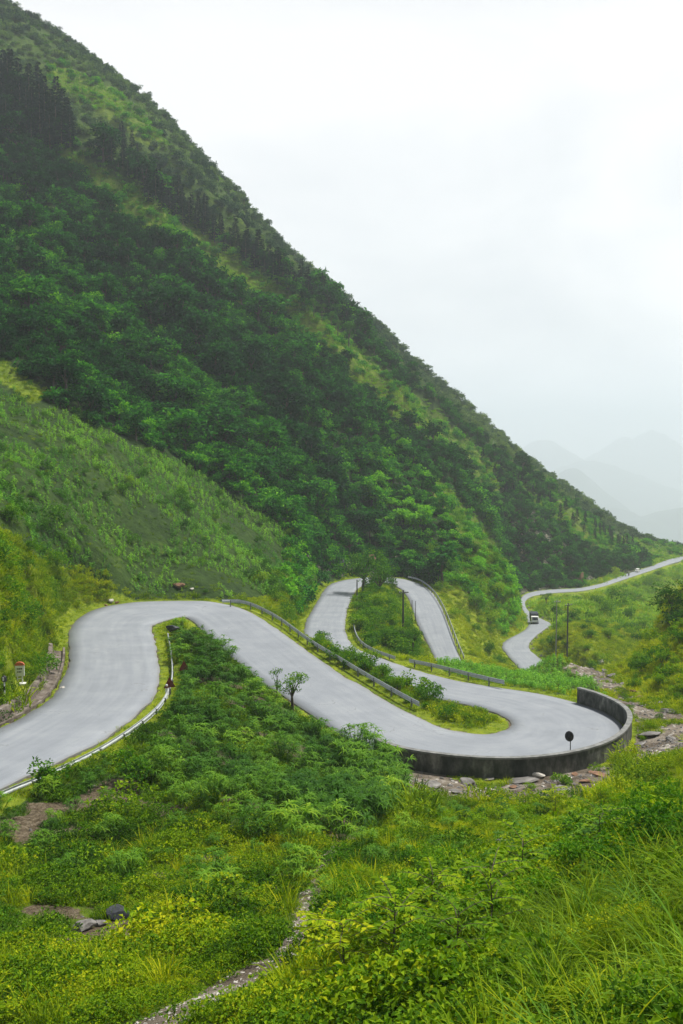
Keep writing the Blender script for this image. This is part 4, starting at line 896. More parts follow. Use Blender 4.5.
# ---- trees
def tree(x, y, s_, kit, tint, label, group=None, name='tree', cat='tree', zs=1):
    cr_, tr_ = kit; o = empty(name, (x, y, gz(x, y)-.05), R.uniform(0, 6.28), label, cat, group); o.scale = (s_, s_, s_*zs)
    a = link('crown', cr_, o); a['tint'] = float(tint); link('trunk', tr_, o); return o
def treekit(w, h, nc, nl, ll, lw, mat, lobes=7, th=.3):
    c, t = tree_mesh(w, h, nc, nl, ll, lw, lobes, th); return c.mesh('crown', M[mat]), t.mesh('trunk', M['bark'])
TK1 = treekit(7, 5, 150, 9, .34, .19, 'shrub', 9, .35); TK2 = treekit(3.2, 4.2, 90, 8, .22, .11, 'shrub', 6, .4); TK3 = treekit(1.6, 2.4, 40, 7, .15, .075, 'shrub', 5, .35)
def tpx(u, v, s_, kit, tint, label, **k):
    x, y, z_ = hit(u, v); return tree(x, y, s_, kit, tint, label, **k)
x, y, z_ = P(364, 590, 186); tree(x, y, 1.55, TK1, .36, 'spreading dark green tree hiding the top of the road loop')
x, y, z_ = P(380, 594, 180); tree(x, y, 1.2, TK1, .42, 'second broad tree beside the spreading tree at the top of the road loop')
x, y, z_ = P(325, 640, 118); tree(x, y, .8, TK2, .30, 'slender dark tree behind the long guard rail at the left edge of the loop lane')
x, y, z_ = P(413, 655, 130); tree(x, y, .9, TK2, .40, 'thin branching tree on the island in front of the descending lane')
x, y, z_ = P(292, 702, 72); tree(x, y, .8, TK2, .62, 'bushy young tree standing at the knoll edge in front of the middle lane', zs=1.0)
x, y, z_ = P(277, 700, 71); tree(x, y, .78, TK3, .52, 'thin umbrella shaped sapling left of the bushy young tree on the knoll', zs=1.5)
x, y, z_ = P(196, 622, 82); tree(x, y, .55, TK3, .60, 'small sapling on the knoll top against the road', zs=.9)
x, y, z_ = P(203, 618, 88); tree(x, y, .42, TK3, .55, 'spindly taller sapling on the knoll top crossing the far kerb', zs=1.9)
tpx(546, 607, 1.3, TK2, .25, 'lone dark round tree beside the far road on the green slope', zs=.8)
for (u, Y, s_) in [(672, 132, .9), (684, 128, 1.1), (697, 125, 1.2), (664, 140, .7)]:
    a_, b_ = ray(u, 600); tree(float(a_*Y), Y, s_, TK1, .2, 'dark dense tree on top of the right bank at the picture edge', 'dark trees on the right bank')
x, y, z_ = hit(349, 352); tree(x, y, 1.6, TK2, .12, 'tall dark narrow tree standing out on the spur', zs=1.5)
for (u, v) in [(322, 322), (331, 330), (338, 338), (314, 318)]:
    x, y, z_ = hit(u, v); tree(x, y, 1.0, TK2, .3, 'feathery tall tree beside the tall dark tree on the spur', 'feathery trees on the spur', zs=1.5)
CK = []
for _ in range(4):
    c_, t_ = conifer_mesh(R.uniform(8, 10), R.uniform(3, 3.8)); CK.append((c_.mesh('needles', M['conifer']), t_.mesh('trunk', M['bark'])))
def conifer(x, y, s_, label, group):
    c_, t_ = CK[R.randrange(4)]; o = empty('conifer', (x, y, gz(x, y)-.1), R.uniform(0, 6.28), label, 'conifer', group); o.scale = (s_*.95, s_*.95, s_); a = link('needles', c_, o); a['tint'] = R.uniform(.0, .5); link('trunk', t_, o)
def conifers(poly, n_, mind, s0, s1, label, group):
    for (x, y, z_) in scatter_px(poly, n_, mind, 200, 620, 4): conifer(x, y, R.uniform(s0, s1), label, group)
conifers([(-10,85),(25,95),(60,112),(75,140),(66,160),(40,155),(0,140),(-10,120)], 60, 3.0, .9, 1.5, 'dark conifer in the dense stand near the top left of the mountain', 'dark conifers near the top left')
conifers([(100,140),(125,140),(140,165),(125,175),(105,160)], 12, 3, .55, .95, 'dark conifer in the small group right of the dense stand', 'conifers right of the dense stand')
conifers([(120,168),(175,200),(240,246),(325,300),(328,310),(300,298),(230,256),(160,212),(120,185)], 125, 2.4, .6, 1.1, 'slim conifer in the long row along the upper spur', 'conifers along the upper spur')
conifers([(475,458),(520,482),(560,508),(600,530),(640,550),(620,552),(560,525),(500,492)], 46, 4, .35, .7, 'small dark conifer on the far shoulder of the mountain', 'small conifers on the far shoulder')
# skyline trees
SK = [treekit(R.uniform(3.4, 5), R.uniform(3.6, 5), 34, 7, .6, .36, 'scrub', 5, .25) for _ in range(4)]
crest = []
for k_, s_ in enumerate(np.linspace(-.36, .33, 420)):
    Y = np.linspace(330, 620, 300); Z = ground(s_*(Y+AP), Y); e_ = Z/Y; q = int(e_.argmax()); crest.append((s_*(Y[q]+AP), Y[q]))
for (x, y) in R.sample(crest, 95):
    x += R.uniform(-1, 1); y -= R.uniform(0, 9); sz = R.choice([.35, .45, .5, .6, .8]); tree(x, y, sz, SK[R.randrange(4)], R.uniform(.15, .6), 'small tree standing on the skyline of the mountain', 'trees along the mountain skyline')
# ---- near saplings with compound leaves
def sapling(h, nb, ll):
    st, lf = MB(), MB(); st.tube([(0, 0, -.2), (.03, .02, h*.5), (.05, -.03, h)], [.022, .015, .006], 6)
    for k in range(nb):
        t = .3+.7*k/nb; a = k*2.4+R.uniform(-.4, .4); L_ = h*R.uniform(.34, .5); p0 = np.array([.05*t, 0, h*t]); P_ = []
        for q in range(7):
            u_ = q/6; P_.append(p0+np.array([math.cos(a)*L_*u_, math.sin(a)*L_*u_, L_*(.6*u_-.35*u_*u_)]))
        st.tube(P_, [.008]*3+[.005]*3+[.003], 4, 0, False)
        for q in range(1, 7):
            d0 = P_[q]-P_[q-1]; d0 /= np.linalg.norm(d0); sd = np.cross(d0, (0, 0, 1)); sd /= np.linalg.norm(sd)
            for sg in (-1, 1):
                for rep in range(2):
                    d = d0*R.uniform(.2, .7)+sd*sg+np.array([0, 0, R.uniform(-.25, .15)]); d /= np.linalg.norm(d); nn = np.array([R.gauss(0, .25), R.gauss(0, .25), 1.]); nn -= d*nn.dot(d); nn /= np.linalg.norm(nn)
                    leaf(lf, P_[q]-(d0*.04*rep), d, nn, ll*R.uniform(.8, 1.3), ll*.5, 0, min(1, max(0, R.gauss(.55, .25))), .12)
    return lf.mesh('leaves', M['herb']), st.mesh('stem', M['bark'])
SAP = [sapling(R.uniform(1.3, 1.7), 15, .15) for _ in range(4)]
for n_, (u, v, s_, t, lab) in enumerate([(430,935,1.0,.62,'tall leafy sapling with layered bright leaves left of the tall grass'),(345,1000,.9,.70,'bright yellow green sapling at the bottom centre beside the path'),
    (395,985,1.0,.55,'spreading sapling between the two bright saplings at the bottom'),(492,950,.9,.50,'dark leaved sapling at the left edge of the tall grass'),(318,965,.75,.72,'low yellow green sapling right of the pale path bend'),
    (520,905,.9,.45,'sapling behind the tall grass with drooping leaves'),(455,985,.8,.42,'shaded sapling at the foot of the tall grass'),(600,868,.8,.4,'sapling below the dark shrubs on the right'),
    (240,915,.6,.4,'small dark sapling in the weeds left of the path'),(378,790,.7,.62,'little round sapling left of the stream bed in front of the wall'),(555,812,.8,.72,'pale feathery sapling in front of the stream bed')]):
    x, y, z_ = hit(u, v); lf, st = SAP[n_ % 4]; o = empty('sapling', (x, y, z_-.04), R.uniform(0, 6.28), lab, 'sapling'); o.scale = (s_, s_, s_); a = link('leaves', lf, o); a['tint'] = t; link('stem', st, o)
# ---- rocks
RK = {}
def rock(u, v, sz, mat, label, seed, sq=(1, .8, .65), sink=.25, group=None, pos=None):
    x, y, z_ = pos or hit(u, v); key = (mat, seed)
    if key not in RK: RK[key] = boulder_mesh('rock', M[mat], seed)
    o = link('rock', RK[key], None, (x, y, z_+sz*sq[2]*(.5-sink))); o.scale = (sz*sq[0]*1.2, sz*sq[1]*1.2, sz*sq[2]*1.2); o.rotation_euler = (R.uniform(-.2, .2), R.uniform(-.2, .2), R.uniform(0, 6.28)); return tag(o, label, 'rock', group)
for a in [(111,603,1.0,'pale_rock','pale whitish boulder at the outer edge of the upper left bend',1),(117,604,.6,'brown_rock','small reddish brown rock beside the pale boulder on the upper bend',2),(106,606,.45,'brown_rock','tiny brown stone left of the pale boulder on the upper bend',3),
  (179,588,1.7,'brown_rock','large brown boulder at the foot of the maize field',4),(192,590,.8,'pale_rock','small pale rock right of the brown boulder under the maize',5),(62,690,.7,'pale_rock','pale stone slab lying at the edge of the concrete drain',6),
  (84,930,.75,'rock','grey cracked rock on the near left slope',7),(118,918,.85,'dark_rock','dark bluish rock right of the grey cracked rock',8),(100,926,.5,'rock','small grey rock between the cracked rock and the dark rock',9),
  (100,1018,.6,'dark_rock','dark blue grey rock at the bottom left edge',10),(240,1016,.4,'dark_rock','small dark rock beside the path at the bottom',11),(178,824,.45,'pale_rock','small pale rock on the slope below the knoll',12),
  (622,862,.5,'pale_rock','pale rock among dark shrubs on the right of the near slope',13),(610,868,.5,'dark_rock','dark rock left of the pale rock on the right near slope',14),(502,845,.6,'rock','grey rock in the low grass in front of the stream bed',15),(628,842,.45,'rock','grey rock higher up among the right hand shrubs',16),
  (528,880,.35,'rock','small grey rock near the tall grass',17),(455,950,.35,'pale_rock','small pale rock under the saplings',18),(38,878,.5,'rock','weathered rock on the left slope below the guard rail',19),(490,880,.4,'dark_rock','small dark rock in the weeds left of the tall grass',28),
  (525,782,1.6,'rock','grey slab of rock at the foot of the parapet wall',20,(1.3,.8,.35)),(540,778,.9,'pale_rock','pale rock leaning on the slab below the parapet wall',21),(650,735,1.7,'rock','broad flat rock in the stream bed right of the wall',22,(1.2,1,.3)),(668,712,1.4,'rock','grey rock slab at the far side of the stream bed',23,(1.2,.9,.35)),(600,665,2.0,'pale_rock','pale rock in the gully beyond the terrace',24),(612,678,1.6,'rock','grey rock lower in the gully beyond the terrace',25),(470,785,1.2,'rock','grey rock in the grass left of the slab below the wall',26),(640,700,1.3,'brown_rock','brown rock where the gully meets the stream bed',27)]:
    rock(*a)
for (u, v) in [(430,786),(455,792),(500,795),(515,788),(560,792),(585,782),(600,776),(618,765),(625,752),(640,745),(660,728),(675,722),(655,705),(635,692),(622,684),(605,672),(590,668),(575,775),(488,780),(640,760),(670,740)]:
    rock(u, v, R.uniform(.5, 1.3), R.choice(['rock', 'brown_rock', 'rock', 'rock']), 'weathered stone lying in the stream bed outside the wall', R.randrange(30, 36), (1.2, .9, .36), group='stones in the stream bed')
p_ = Pz(174, 628, -18.8); rock(0, 0, 1.2, 'dark_rock', 'blackish boulder at the end of the guard rail on the knoll', 40, (1.1, 1, .9), -.1, pos=(p_[0], p_[1]-1.2, gz(p_[0], p_[1]-1.2)))
# bare earth and rock scars on the cliff foot
for (u, v, w_, h_, mat, lab, sd_) in [(581,588,2.6,8.5,'brown_rock','bare orange brown rock face in the dark cliff beside the far road',50),(372,571,2.4,7,'brown_rock','bare brown rock face at the cliff foot behind the road loop',51),(340,574,3,5,'dark_rock','dark rock face left of the bare brown one behind the loop',52)]:
    x, y, z_ = hit(u, v-3); o = link('rock_outcrop', boulder_mesh('rock_outcrop', M[mat], sd_), None, (x, y, z_+h_*.25)); o.scale = (w_, 2.2, h_); o.rotation_euler = (-.3, .05, -.3); tag(o, lab, 'rock face')
# ---- kilometre marker (left verge)
def at_road(u, v, z0): return Pz(u, v, z0)
def box(name, dims, loc, mat, parent, rz=0, bev=.08):
    mb = MB(); mb.box((0, 0, 0), dims, 0, 0, bev); return link(name, mb.mesh(name, mat), parent, loc)
p_ = (KM[0], KM[1], gz(*KM)+.08); e = empty('kilometre_marker', (p_[0], p_[1], p_[2]), .15, 'white kilometre marker with a red cap on small legs beside the drain', 'kilometre marker')
box('base_slab', (.85, .45, .10), (0, 0, .03), M['white'], e)
for sx_ in (-.16, .16): box('leg', (.07, .09, .5), (sx_, 0, .31), M['white'], e)
box('cross_bar', (.40, .07, .07), (0, -.005, .40), M['white'], e)
pl = box('plate', (.60, .16, .74), (0, 0, .93), M['white'], e, 0, .05)
mb = MB(); A_ = [(.32*math.cos(t), .24*math.sin(t)) for t in np.linspace(0, math.pi, 14)]
mb.add([(x_, -.10, z_) for x_, z_ in A_]+[(x_, .10, z_) for x_, z_ in A_], [tuple(range(13, -1, -1)), tuple(range(14, 28))]+[(k, k+1, k+15, k+14) for k in range(13)]+[(13, 0, 14, 27)]); link('red_cap', mb.mesh('red_cap', M['red']), e, (0, 0, 1.305))
for zz_, ws in ((.15, (.10, .08, .10)), (-.06, (.07, .10, .06))):
    xo = -.16
    for w_ in ws: box('lettering', (w_, .012, .085), (xo+w_/2, -.086, zz_), M['black'], pl); xo += w_+.025
# ---- striped post
p_ = hit(10.5, 712); p_ = (p_[0]-.35, p_[1], 0); e = empty('striped_post', (p_[0], p_[1], gz(p_[0], p_[1])), 0, 'black and white banded post with a dark head at the left picture edge', 'marker post')
for k in range(6):
    mb = MB(); mb.tube([(0, 0, 0), (0, 0, .27)], .055, 8); link('band', mb.mesh('band', M['white' if k % 2 else 'black']), e, (0, 0, k*.27))
mb = MB(); mb.tube([(0, 0, 0), (0, 0, .08), (0, 0, .34), (0, 0, .42)], [.06, .17, .15, .04], 8); link('head', mb.mesh('head', M['black']), e, (0, 0, 1.62))
box('reflector', (.10, .02, .22), (0, -.165, 1.84), M['white'], e)
# ---- rusty triangular signs at the inner guard rail
def tri_sign(x, y, z_, s_, lab, h):
    e = empty('triangular_sign', (x, y, z_), .5, lab, 'road sign'); mb = MB(); T = [(-.5, -.29), (.5, -.29), (0, .58)]
    V = [(a*s_, yy_, b*s_) for yy_ in (-.015, .015) for a, b in T]; mb.add(V, [(0, 1, 2), (5, 4, 3), (0, 3, 4, 1), (1, 4, 5, 2), (2, 5, 3, 0)]); link('plate', mb.mesh('plate', M['rust']), e, (0, 0, h))
    mb = MB(); mb.tube([(0, .045, -.4), (0, .045, h+.1)], .028, 8); link('post', mb.mesh('post', M['post_steel']), e); return e
p_ = Pz(169.5, 684, -17.0); tri_sign(p_[0], p_[1], gz(p_[0], p_[1]), .85, 'rusty red triangular sign on the guard rail at the inside of the bend', max(.7, p_[2]-gz(p_[0], p_[1])))
p_ = Pz(184, 667, -16.6); x, y = p_[0], p_[1]; tri_sign(x, y, gz(x, y), .8, 'rusty red triangular sign rising from the grass just right of the guard rail', max(1.3, p_[2]-gz(x, y)))
p_ = Pz(167.5, 692, -17.5); e = empty('delineator_post', (p_[0], p_[1]-.3, gz(p_[0], p_[1]-.3)), 0, 'short white delineator post under the rusty triangular sign', 'marker post')
mb = MB(); mb.tube([(0, 0, -.2), (0, 0, .95), (0, 0, 1.0)], [.09, .08, .05], 8); link('shaft', mb.mesh('shaft', M['white']), e); mb = MB(); mb.tube([(0, 0, 0), (0, 0, .12)], .093, 8); link('band', mb.mesh('band', M['rust']), e, (0, 0, .75))
# ---- convex mirror on the parapet
k = int(((wl[:, 0]-Pz(571, 749, -21.1)[0])**2+(wl[:, 1]-Pz(571, 749, -21.1)[1])**2).argmin())
mxp = wl[k]; e = empty('traffic_mirror', (mxp[0]+.05, mxp[1]+.25, mxp[2]+.25), .35, 'round black backed traffic mirror on a thin pole at the parapet wall', 'traffic mirror')
mb = MB(); mb.tube([(0, 0, -.1), (0, 0, 2.05)], .035, 8); link('pole', mb.mesh('pole', M['post_steel']), e)
mb = MB(); ra = [.02, .2, .33, .36, .36]; ya = [-.10, -.075, -.03, .0, .03]; mb.tube([(0, y_, 0) for y_ in ya], ra, 20); o = link('mirror_back', mb.mesh('mirror_back', M['black'], True), e, (-.10, 0, 1.9)); o.rotation_euler = (0, 0, -.75); o.scale = (.82, .9, 1.0)
mb = MB(); mb.tube([(0, .034, 0), (0, .05, 0), (0, .062, 0)], [.32, .2, .03], 20); q = link('mirror_glass', mb.mesh('mirror_glass', M['mirror'], True), o)
mb = MB(); mb.tube([(0, -.02, 0), (-.10, -.05, .05)], .022, 6); link('bracket', mb.mesh('bracket', M['post_steel']), e, (0, 0, 1.86))
# ---- utility poles
def upole(u, vb, Y, top_v, r_, mat, lab, arm=True, az=.4):
    a_, b_ = ray(u, vb); x = float(a_*Y); z0 = gz(x, Y); zt_ = float(ray(u, top_v)[1]*Y); h = max(4, zt_-z0)
    e = empty('utility_pole', (x, Y, z0), az, lab, 'utility pole', None); mb = MB(); mb.tube([(0, 0, -.5), (0, 0, h*.5), (0, 0, h)], [r_*1.15, r_, r_*.75], 10); link('shaft', mb.mesh('shaft', mat), e)
    if arm:
        box('cross_arm', (1.5, .10, .12), (0, -r_-.04, h-.35), mat, e)
        for k in (-.65, -.25, .25, .65):
            mb = MB(); mb.tube([(0, 0, 0), (0, 0, .06), (0, 0, .12), (0, 0, .2)], [.03, .06, .035, .045], 8); link('insulator', mb.mesh('insulator', M['white']), e, (k, -r_-.04, h-.29))
    return e
upole(403, 641, 140, 590, .14, M['pole'], 'dark utility pole rising from the bushy upper island')
upole(357, 606, 172, 592, .12, M['pole'], 'short dark pole at the left edge of the upper island under the tree', False)
upole(567, 659, 172, 603, .15, M['pole'], 'dark utility pole on the green slope beyond the terrace')
upole(556, 648, 190, 600, .11, M['pale_pole'], 'pale thin utility pole left of the dark one beyond the terrace')
upole(412, 619, 186, 600, .07, M['pole'], 'thin dark post at the inner edge of the descending lane', False)
upole(415.5, 618, 192, 601, .06, M['pole'], 'second thin post just right of the first at the inner edge of the descending lane', False)
# ---- white marker block at the top of the loop
p_ = hit(410.5, 578); x, y = p_[0], p_[1]; e = empty('concrete_marker', (x, y, gz(x, y)), .1, 'white concrete block standing at the top of the road loop', 'marker block')
box('block', (1.5, .5, .9), (0, 0, .45), M['white'], e); box('cap', (1.6, .6, .12), (0, 0, .96), M['white'], e)
# ---- small truck coming down the far road
def wheel(parent, x, y, r_, w_):
    mb = MB(); mb.tube([(-w_/2, 0, 0), (-w_/2+.03, 0, 0), (w_/2-.03, 0, 0), (w_/2, 0, 0)], [r_*.85, r_, r_, r_*.85], 16); t = link('wheel', mb.mesh('wheel', M['black']), parent, (x, y, r_))
    mb = MB(); mb.tube([(-w_/2-.012, 0, 0), (w_/2+.012, 0, 0)], r_*.5, 12); link('rim', mb.mesh('rim', M['post_steel']), t)
def taper_box(name, prof, w_, mat, parent, loc=(0, 0, 0)):
    """side profile (y, z) extruded across, rounded at the sides"""
    mb = MB(); n_ = len(prof); cy_m = sum(p[0] for p in prof)/n_; cz_m = sum(p[1] for p in prof)/n_; V = []
    for (xo, k) in ((-w_/2, .94), (-w_/2+.06, 1), (w_/2-.06, 1), (w_/2, .94)): V += [(xo, cy_m+(a-cy_m)*k, cz_m+(b-cz_m)*k) for a, b in prof]
    mb.add(V, [tuple(range(n_)), tuple(range(4*n_-1, 3*n_-1, -1))]+[(r_*n_+i, (r_+1)*n_+i, (r_+1)*n_+(i+1) % n_, r_*n_+(i+1) % n_) for r_ in range(3) for i in range(n_)]); return link(name, mb.mesh(name, mat), parent, loc)
def road_at(u, v, zg):
    p = Pz(u, v, zg); k = int(((RC[:, 0]-p[0])**2+(RC[:, 1]-p[1])**2).argmin()); return p, k
p_, k = road_at(527.5, 622.5, -49.7); yaw = math.atan2(-RDIR[k, 1], -RDIR[k, 0])+math.pi/2
e = empty('small_truck', (RC[k][0]-.9, RC[k][1], RZ[k]+.02), yaw, 'small truck with white cab and dark covered load coming down the far road', 'truck')
taper_box('cab', [(-2.5,.45),(-2.55,1.1),(-2.15,1.95),(-1.1,2.0),(-1.05,.45)], 1.85, M['white'], e)
taper_box('cargo_cover', [(-1.0,.75),(-1.0,2.45),(-.8,2.62),(2.1,2.62),(2.3,2.4),(2.3,.75)], 2.0, M['cloth'], e)
taper_box('chassis', [(-2.3,.42),(-2.3,.70),(2.25,.70),(2.25,.42)], 1.4, M['black'], e)
mb = MB(); mb.add([(-.75,-2.555,1.16),(.75,-2.555,1.16),(.68,-2.215,1.86),(-.68,-2.215,1.86),(-.75,-2.535,1.16),(.75,-2.535,1.16),(.68,-2.19,1.86),(-.68,-2.19,1.86)], [(0,1,2,3),(7,6,5,4),(0,4,5,1),(1,5,6,2),(2,6,7,3),(3,7,4,0)]); link('windscreen', mb.mesh('windscreen', M['glass']), e)
for sx_ in (-1, 1):
    box('side_window', (.02, .6, .55), (sx_*.93, -1.65, 1.5), M['glass'], e); box('headlight', (.28, .05, .18), (sx_*.66, -2.56, .75), M['mirror'], e)
    for yy_ in (-1.8, 1.5): wheel(e, sx_*.82, yy_, .38, .24)
box('bumper', (1.8, .12, .2), (0, -2.62, .48), M['black'], e)
# ---- motorcycle with rider, far along the road
p_, k = road_at(629, 576.5, -60.6); yaw = math.atan2(-RDIR[k, 1], -RDIR[k, 0])+math.pi/2; bx, by, bz = RC[k][0]+.6, RC[k][1], RZ[k]+.03
e = empty('motorcycle', (bx, by, bz), yaw, 'dark motorcycle with a rider on the far road', 'motorcycle')
for yy_ in (-.62, .62):
    mb = MB(); pts_ = [(0, .27*math.cos(t), .27*math.sin(t)) for t in np.linspace(0, 6.283, 17)]; mb.tube(pts_, .05, 6, 0, False); w_ = link('wheel', mb.mesh('wheel', M['black']), e, (0, yy_, .32)); mb = MB(); mb.tube([(-.05, 0, 0), (.05, 0, 0)], .06, 8); link('hub', mb.mesh('hub', M['post_steel']), w_)
taper_box('body', [(-.45,.45),(-.5,.85),(-.2,.82),(.0,.72),(.65,.78),(.7,.62),(.2,.38)], .26, M['rust'], e)
mb = MB(); mb.tube([(-.32, -.42, 1.02), (0, -.5, .98), (.32, -.42, 1.02)], .02, 6); mb.tube([(0, -.5, .98), (0, -.62, .32)], .03, 6); link('handlebar', mb.mesh('handlebar', M['black']), e)
box('headlight', (.14, .06, .12), (0, -.56, .88), M['mirror'], e); taper_box('seat', [(-.05,.76),(.6,.84),(.6,.90),(-.05,.84)], .24, M['black'], e)
def person(x, y, z_, yaw_):
    J = {'p':(0,.12,.86),'ch':(0,.0,1.22),'n':(0,-.05,1.42),'h':(0,-.08,1.52),'t':(0,-.07,1.66)}
    V = [J['p'], J['ch'], J['n'], J['h'], J['t']]; E = [(0,1),(1,2),(2,3),(3,4)]; Rr = [.15,.17,.06,.10,.085]
    for s_ in (-1, 1):
        b = len(V); V += [(s_*.19,-.02,1.34),(s_*.27,-.17,1.12),(s_*.29,-.40,1.06),(s_*.12,.10,.84),(s_*.17,-.26,.78),(s_*.16,-.10,.40),(s_*.16,-.22,.34)]
        E += [(1,b),(b,b+1),(b+1,b+2),(0,b+3),(b+3,b+4),(b+4,b+5),(b+5,b+6)]; Rr += [.07,.05,.04,.11,.075,.05,.045]
    me = bpy.data.meshes.new('person'); me.from_pydata(V, E, []); o = bpy.data.objects.new('person', me); C.objects.link(o); o.location = (x, y, z_); o.rotation_euler = (0, 0, yaw_)
    md = o.modifiers.new('skin', 'SKIN'); 
    for k_, r_ in enumerate(Rr): me.skin_vertices[0].data[k_].radius = (r_, r_)
    me.skin_vertices[0].data[0].use_root = True; o.modifiers.new('sub', 'SUBSURF').levels = 2; o.modifiers['sub'].render_levels = 2
    me.materials.append(M['cloth']); return o
try:
    o = person(bx, by, bz, yaw); tag(o, 'person in dark clothes and pale helmet riding the motorcycle on the far road', 'person')
    mb = MB(); mb.tube([(0, -.07, 1.50), (0, -.07, 1.56), (0, -.07, 1.68), (0, -.07, 1.74)], [.13, .15, .13, .05], 12); link('helmet', mb.mesh('helmet', M['white'], True), o)
except Exception as ex: print('person', ex)
# ---- pale van further on
p_, k = road_at(636, 572.5, -61.2); yaw = math.atan2(-RDIR[k, 1], -RDIR[k, 0])+math.pi/2
e = empty('white_van', (RC[k][0], RC[k][1]+1.3, RZ[k]+.02), yaw, 'tiny white van farther along the distant road under the cliff', 'van'); e.scale = (.8, .8, .8)
taper_box('body', [(-1.9,.35),(-1.95,.95),(-1.5,1.15),(-1.05,1.75),(1.85,1.8),(1.95,.35)], 1.6, M['white'], e)
for sx_ in (-.74, .74):
    for yy_ in (-1.2, 1.2): wheel(e, sx_, yy_, .3, .2)
    box('side_window', (.02, 2.2, .42), (sx_*1.09, .3, 1.35), M['glass'], e)
box('windscreen', (1.25, .03, .4), (0, -1.42, 1.38), M['glass'], e)
# ---- white road fence posts and stones at the edge of the far road
for t_ in range(14):
    k = int(np.interp(t_, [0, 13], [69.2*NS, 76.5*NS])); q = RR[k]; rx, ry = RDIR[k, 1], -RDIR[k, 0]; x, y = q[0]+rx*.7, q[1]+ry*.7
    mb_ = RK.get('kerb') or boulder_mesh('edge_stone', M['pale_rock'], 77); RK['kerb'] = mb_; o = link('edge_stone', mb_, None, (x, y, RZ[k]+.15)); o.scale = (1.1, .7, .9); tag(o, 'pale stone at the outer edge of the far road', 'stone', 'stones edging the far road')

flush_stuff()
# ================================================================== sky, haze, light, camera
SUN_EL, SUN_AZ = math.radians(63), math.radians(62)     # azimuth measured from +y towards +x
w = bpy.data.worlds.new("World"); bpy.context.scene.world = w; w.use_nodes = True; nt = w.node_tree; nt.nodes.clear(); L = nt.links.new
out = N(nt, 'ShaderNodeOutputWorld'); sky = N(nt, 'ShaderNodeTexSky'); sky.sky_type = 'NISHITA'; sky.sun_disc = False; sky.sun_elevation = SUN_EL; sky.sun_rotation = SUN_AZ; sky.air_density = 1.5; sky.dust_density = 3
bg1 = N(nt, 'ShaderNodeBackground'); bg1.inputs[1].default_value = .10; L(sky.outputs[0], bg1.inputs[0])
tc = N(nt, 'ShaderNodeTexCoord'); sp = N(nt, 'ShaderNodeSeparateXYZ'); L(tc.outputs['Generated'], sp.inputs[0])
mp = N(nt, 'ShaderNodeMapping'); mp.inputs['Scale'].default_value = (1, 1, 2.2); L(tc.outputs['Generated'], mp.inputs[0])
nz = N(nt, 'ShaderNodeTexNoise'); nz.inputs['Scale'].default_value = 2.3; nz.inputs['Detail'].default_value = 7; nz.inputs['Roughness'].default_value = .5; nz.inputs['Distortion'].default_value = .3; L(mp.outputs[0], nz.inputs['Vector'])
cr = ramp(nt, [(.36,(.77,.80,.825)),(.47,(.86,.88,.895)),(.58,(.95,.955,.96))]); L(nz.outputs[0], cr.inputs[0])
el = ramp(nt, [(.0,(1.15,1.18,1.2)),(.10,(1.06,1.07,1.08)),(.36,(1.03,1.03,1.03)),(.55,(.60,.62,.65)),(1,(.48,.51,.56))]); L(sp.outputs[2], el.inputs[0])
mm = N(nt, 'ShaderNodeMix', data_type='RGBA', blend_type='MULTIPLY'); mm.inputs[0].default_value = 1; L(cr.outputs[0], mm.inputs[6]); L(el.outputs[0], mm.inputs[7])
bk = ramp(nt, [(.30,(.42,.44,.48)),(.62,(1,1,1))]); L(math_(nt, 'ADD', math_(nt, 'MULTIPLY', sp.outputs[1], .5), .5), bk.inputs[0])   # unseen sky darkened behind the viewer, as overhead, to cut fill light
m3 = N(nt, 'ShaderNodeMix', data_type='RGBA', blend_type='MULTIPLY'); m3.inputs[0].default_value = 1; L(mm.outputs[2], m3.inputs[6]); L(bk.outputs[0], m3.inputs[7]); mm = m3
bg2 = N(nt, 'ShaderNodeBackground'); bg2.inputs[1].default_value = 1.0; L(mm.outputs[2], bg2.inputs[0])
ms = N(nt, 'ShaderNodeMixShader'); ms.inputs[0].default_value = .93; L(bg1.outputs[0], ms.inputs[1]); L(bg2.outputs[0], ms.inputs[2]); L(ms.outputs[0], out.inputs[0])
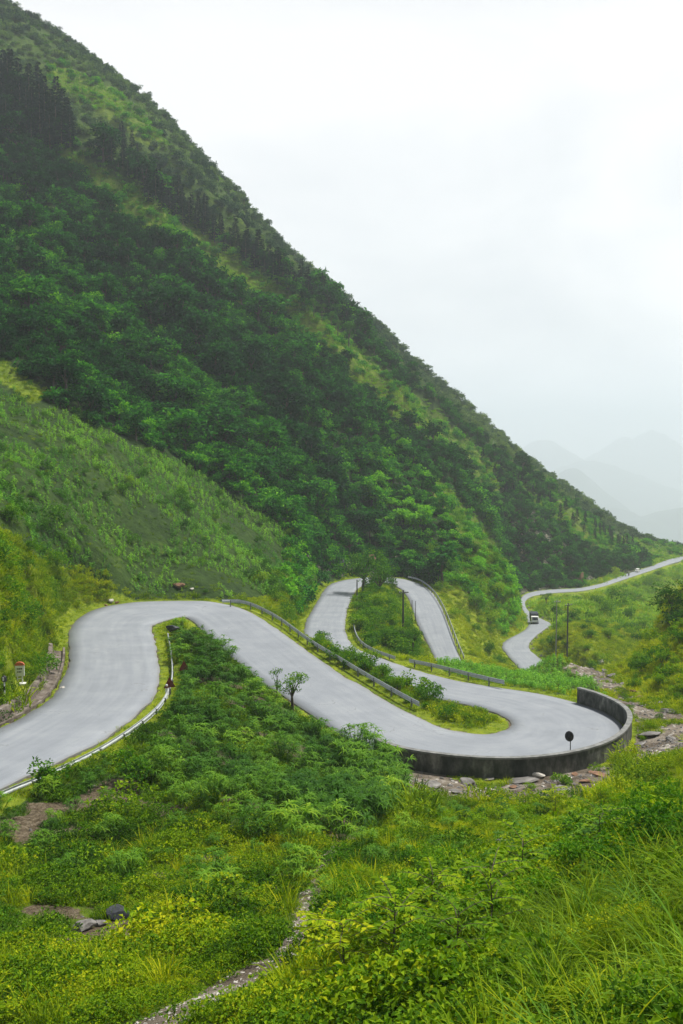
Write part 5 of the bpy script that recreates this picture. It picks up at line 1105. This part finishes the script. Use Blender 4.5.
s = bpy.data.lights.new('sun', 'SUN'); s.energy = 5.0; s.angle = math.radians(6); s.color = (1, .96, .88); so = bpy.data.objects.new('sun', s); C.objects.link(so)
from mathutils import Vector
sd = Vector((math.cos(SUN_EL)*math.sin(SUN_AZ), math.cos(SUN_EL)*math.cos(SUN_AZ), math.sin(SUN_EL))); so.rotation_euler = sd.to_track_quat('Z', 'Y').to_euler()
# haze: one closed box of even air round the whole scene
HAZE = True
if HAZE:
    mb = MB(); zt = float(GZ.max())+12; zb = float(GZ.min())-1.5; X0, X1, Y0, Y1 = -12500, 11000, -60, 14900
    Vb = [(X0,Y0,zb),(X1,Y0,zb),(X1,Y1,zb),(X0,Y1,zb),(X0,Y0,zt),(X1,Y0,zt),(X1,Y1,zt),(X0,Y1,zt)]
    mb.add(Vb, [(3,2,1,0),(4,5,6,7),(0,1,5,4),(1,2,6,5),(2,3,7,6),(3,0,4,7)])
    m_, nt, o_ = newmat('haze_air'); pv = N(nt, 'ShaderNodeVolumePrincipled'); pv.inputs['Color'].default_value = (.875,.945,1,1); pv.inputs['Density'].default_value = .00026; pv.inputs['Anisotropy'].default_value = 0
    nt.links.new(pv.outputs[0], o_.inputs['Volume']); tag(link('haze', mb.mesh('haze', m_)), kind='stuff')
cam = bpy.data.cameras.new('camera'); co = bpy.data.objects.new('camera', cam); C.objects.link(co); cam.sensor_fit = 'VERTICAL'; cam.sensor_height = 36; cam.lens = 36*FPX/1024; cam.clip_start = .1; cam.clip_end = 30000
co.rotation_euler = (math.pi/2-PITCH, 0, 0); sc = bpy.context.scene; sc.camera = co
sc.view_settings.view_transform = 'Standard'; sc.view_settings.look = 'None'; sc.view_settings.gamma = 1; sc.view_settings.exposure = .17
cy = sc.cycles; cy.max_bounces = 5; cy.diffuse_bounces = 3; cy.glossy_bounces = 2; cy.transmission_bounces = 3; cy.volume_bounces = 2; cy.transparent_max_bounces = 4
cy.use_denoising = True; cy.use_adaptive_sampling = True; cy.adaptive_threshold = .02
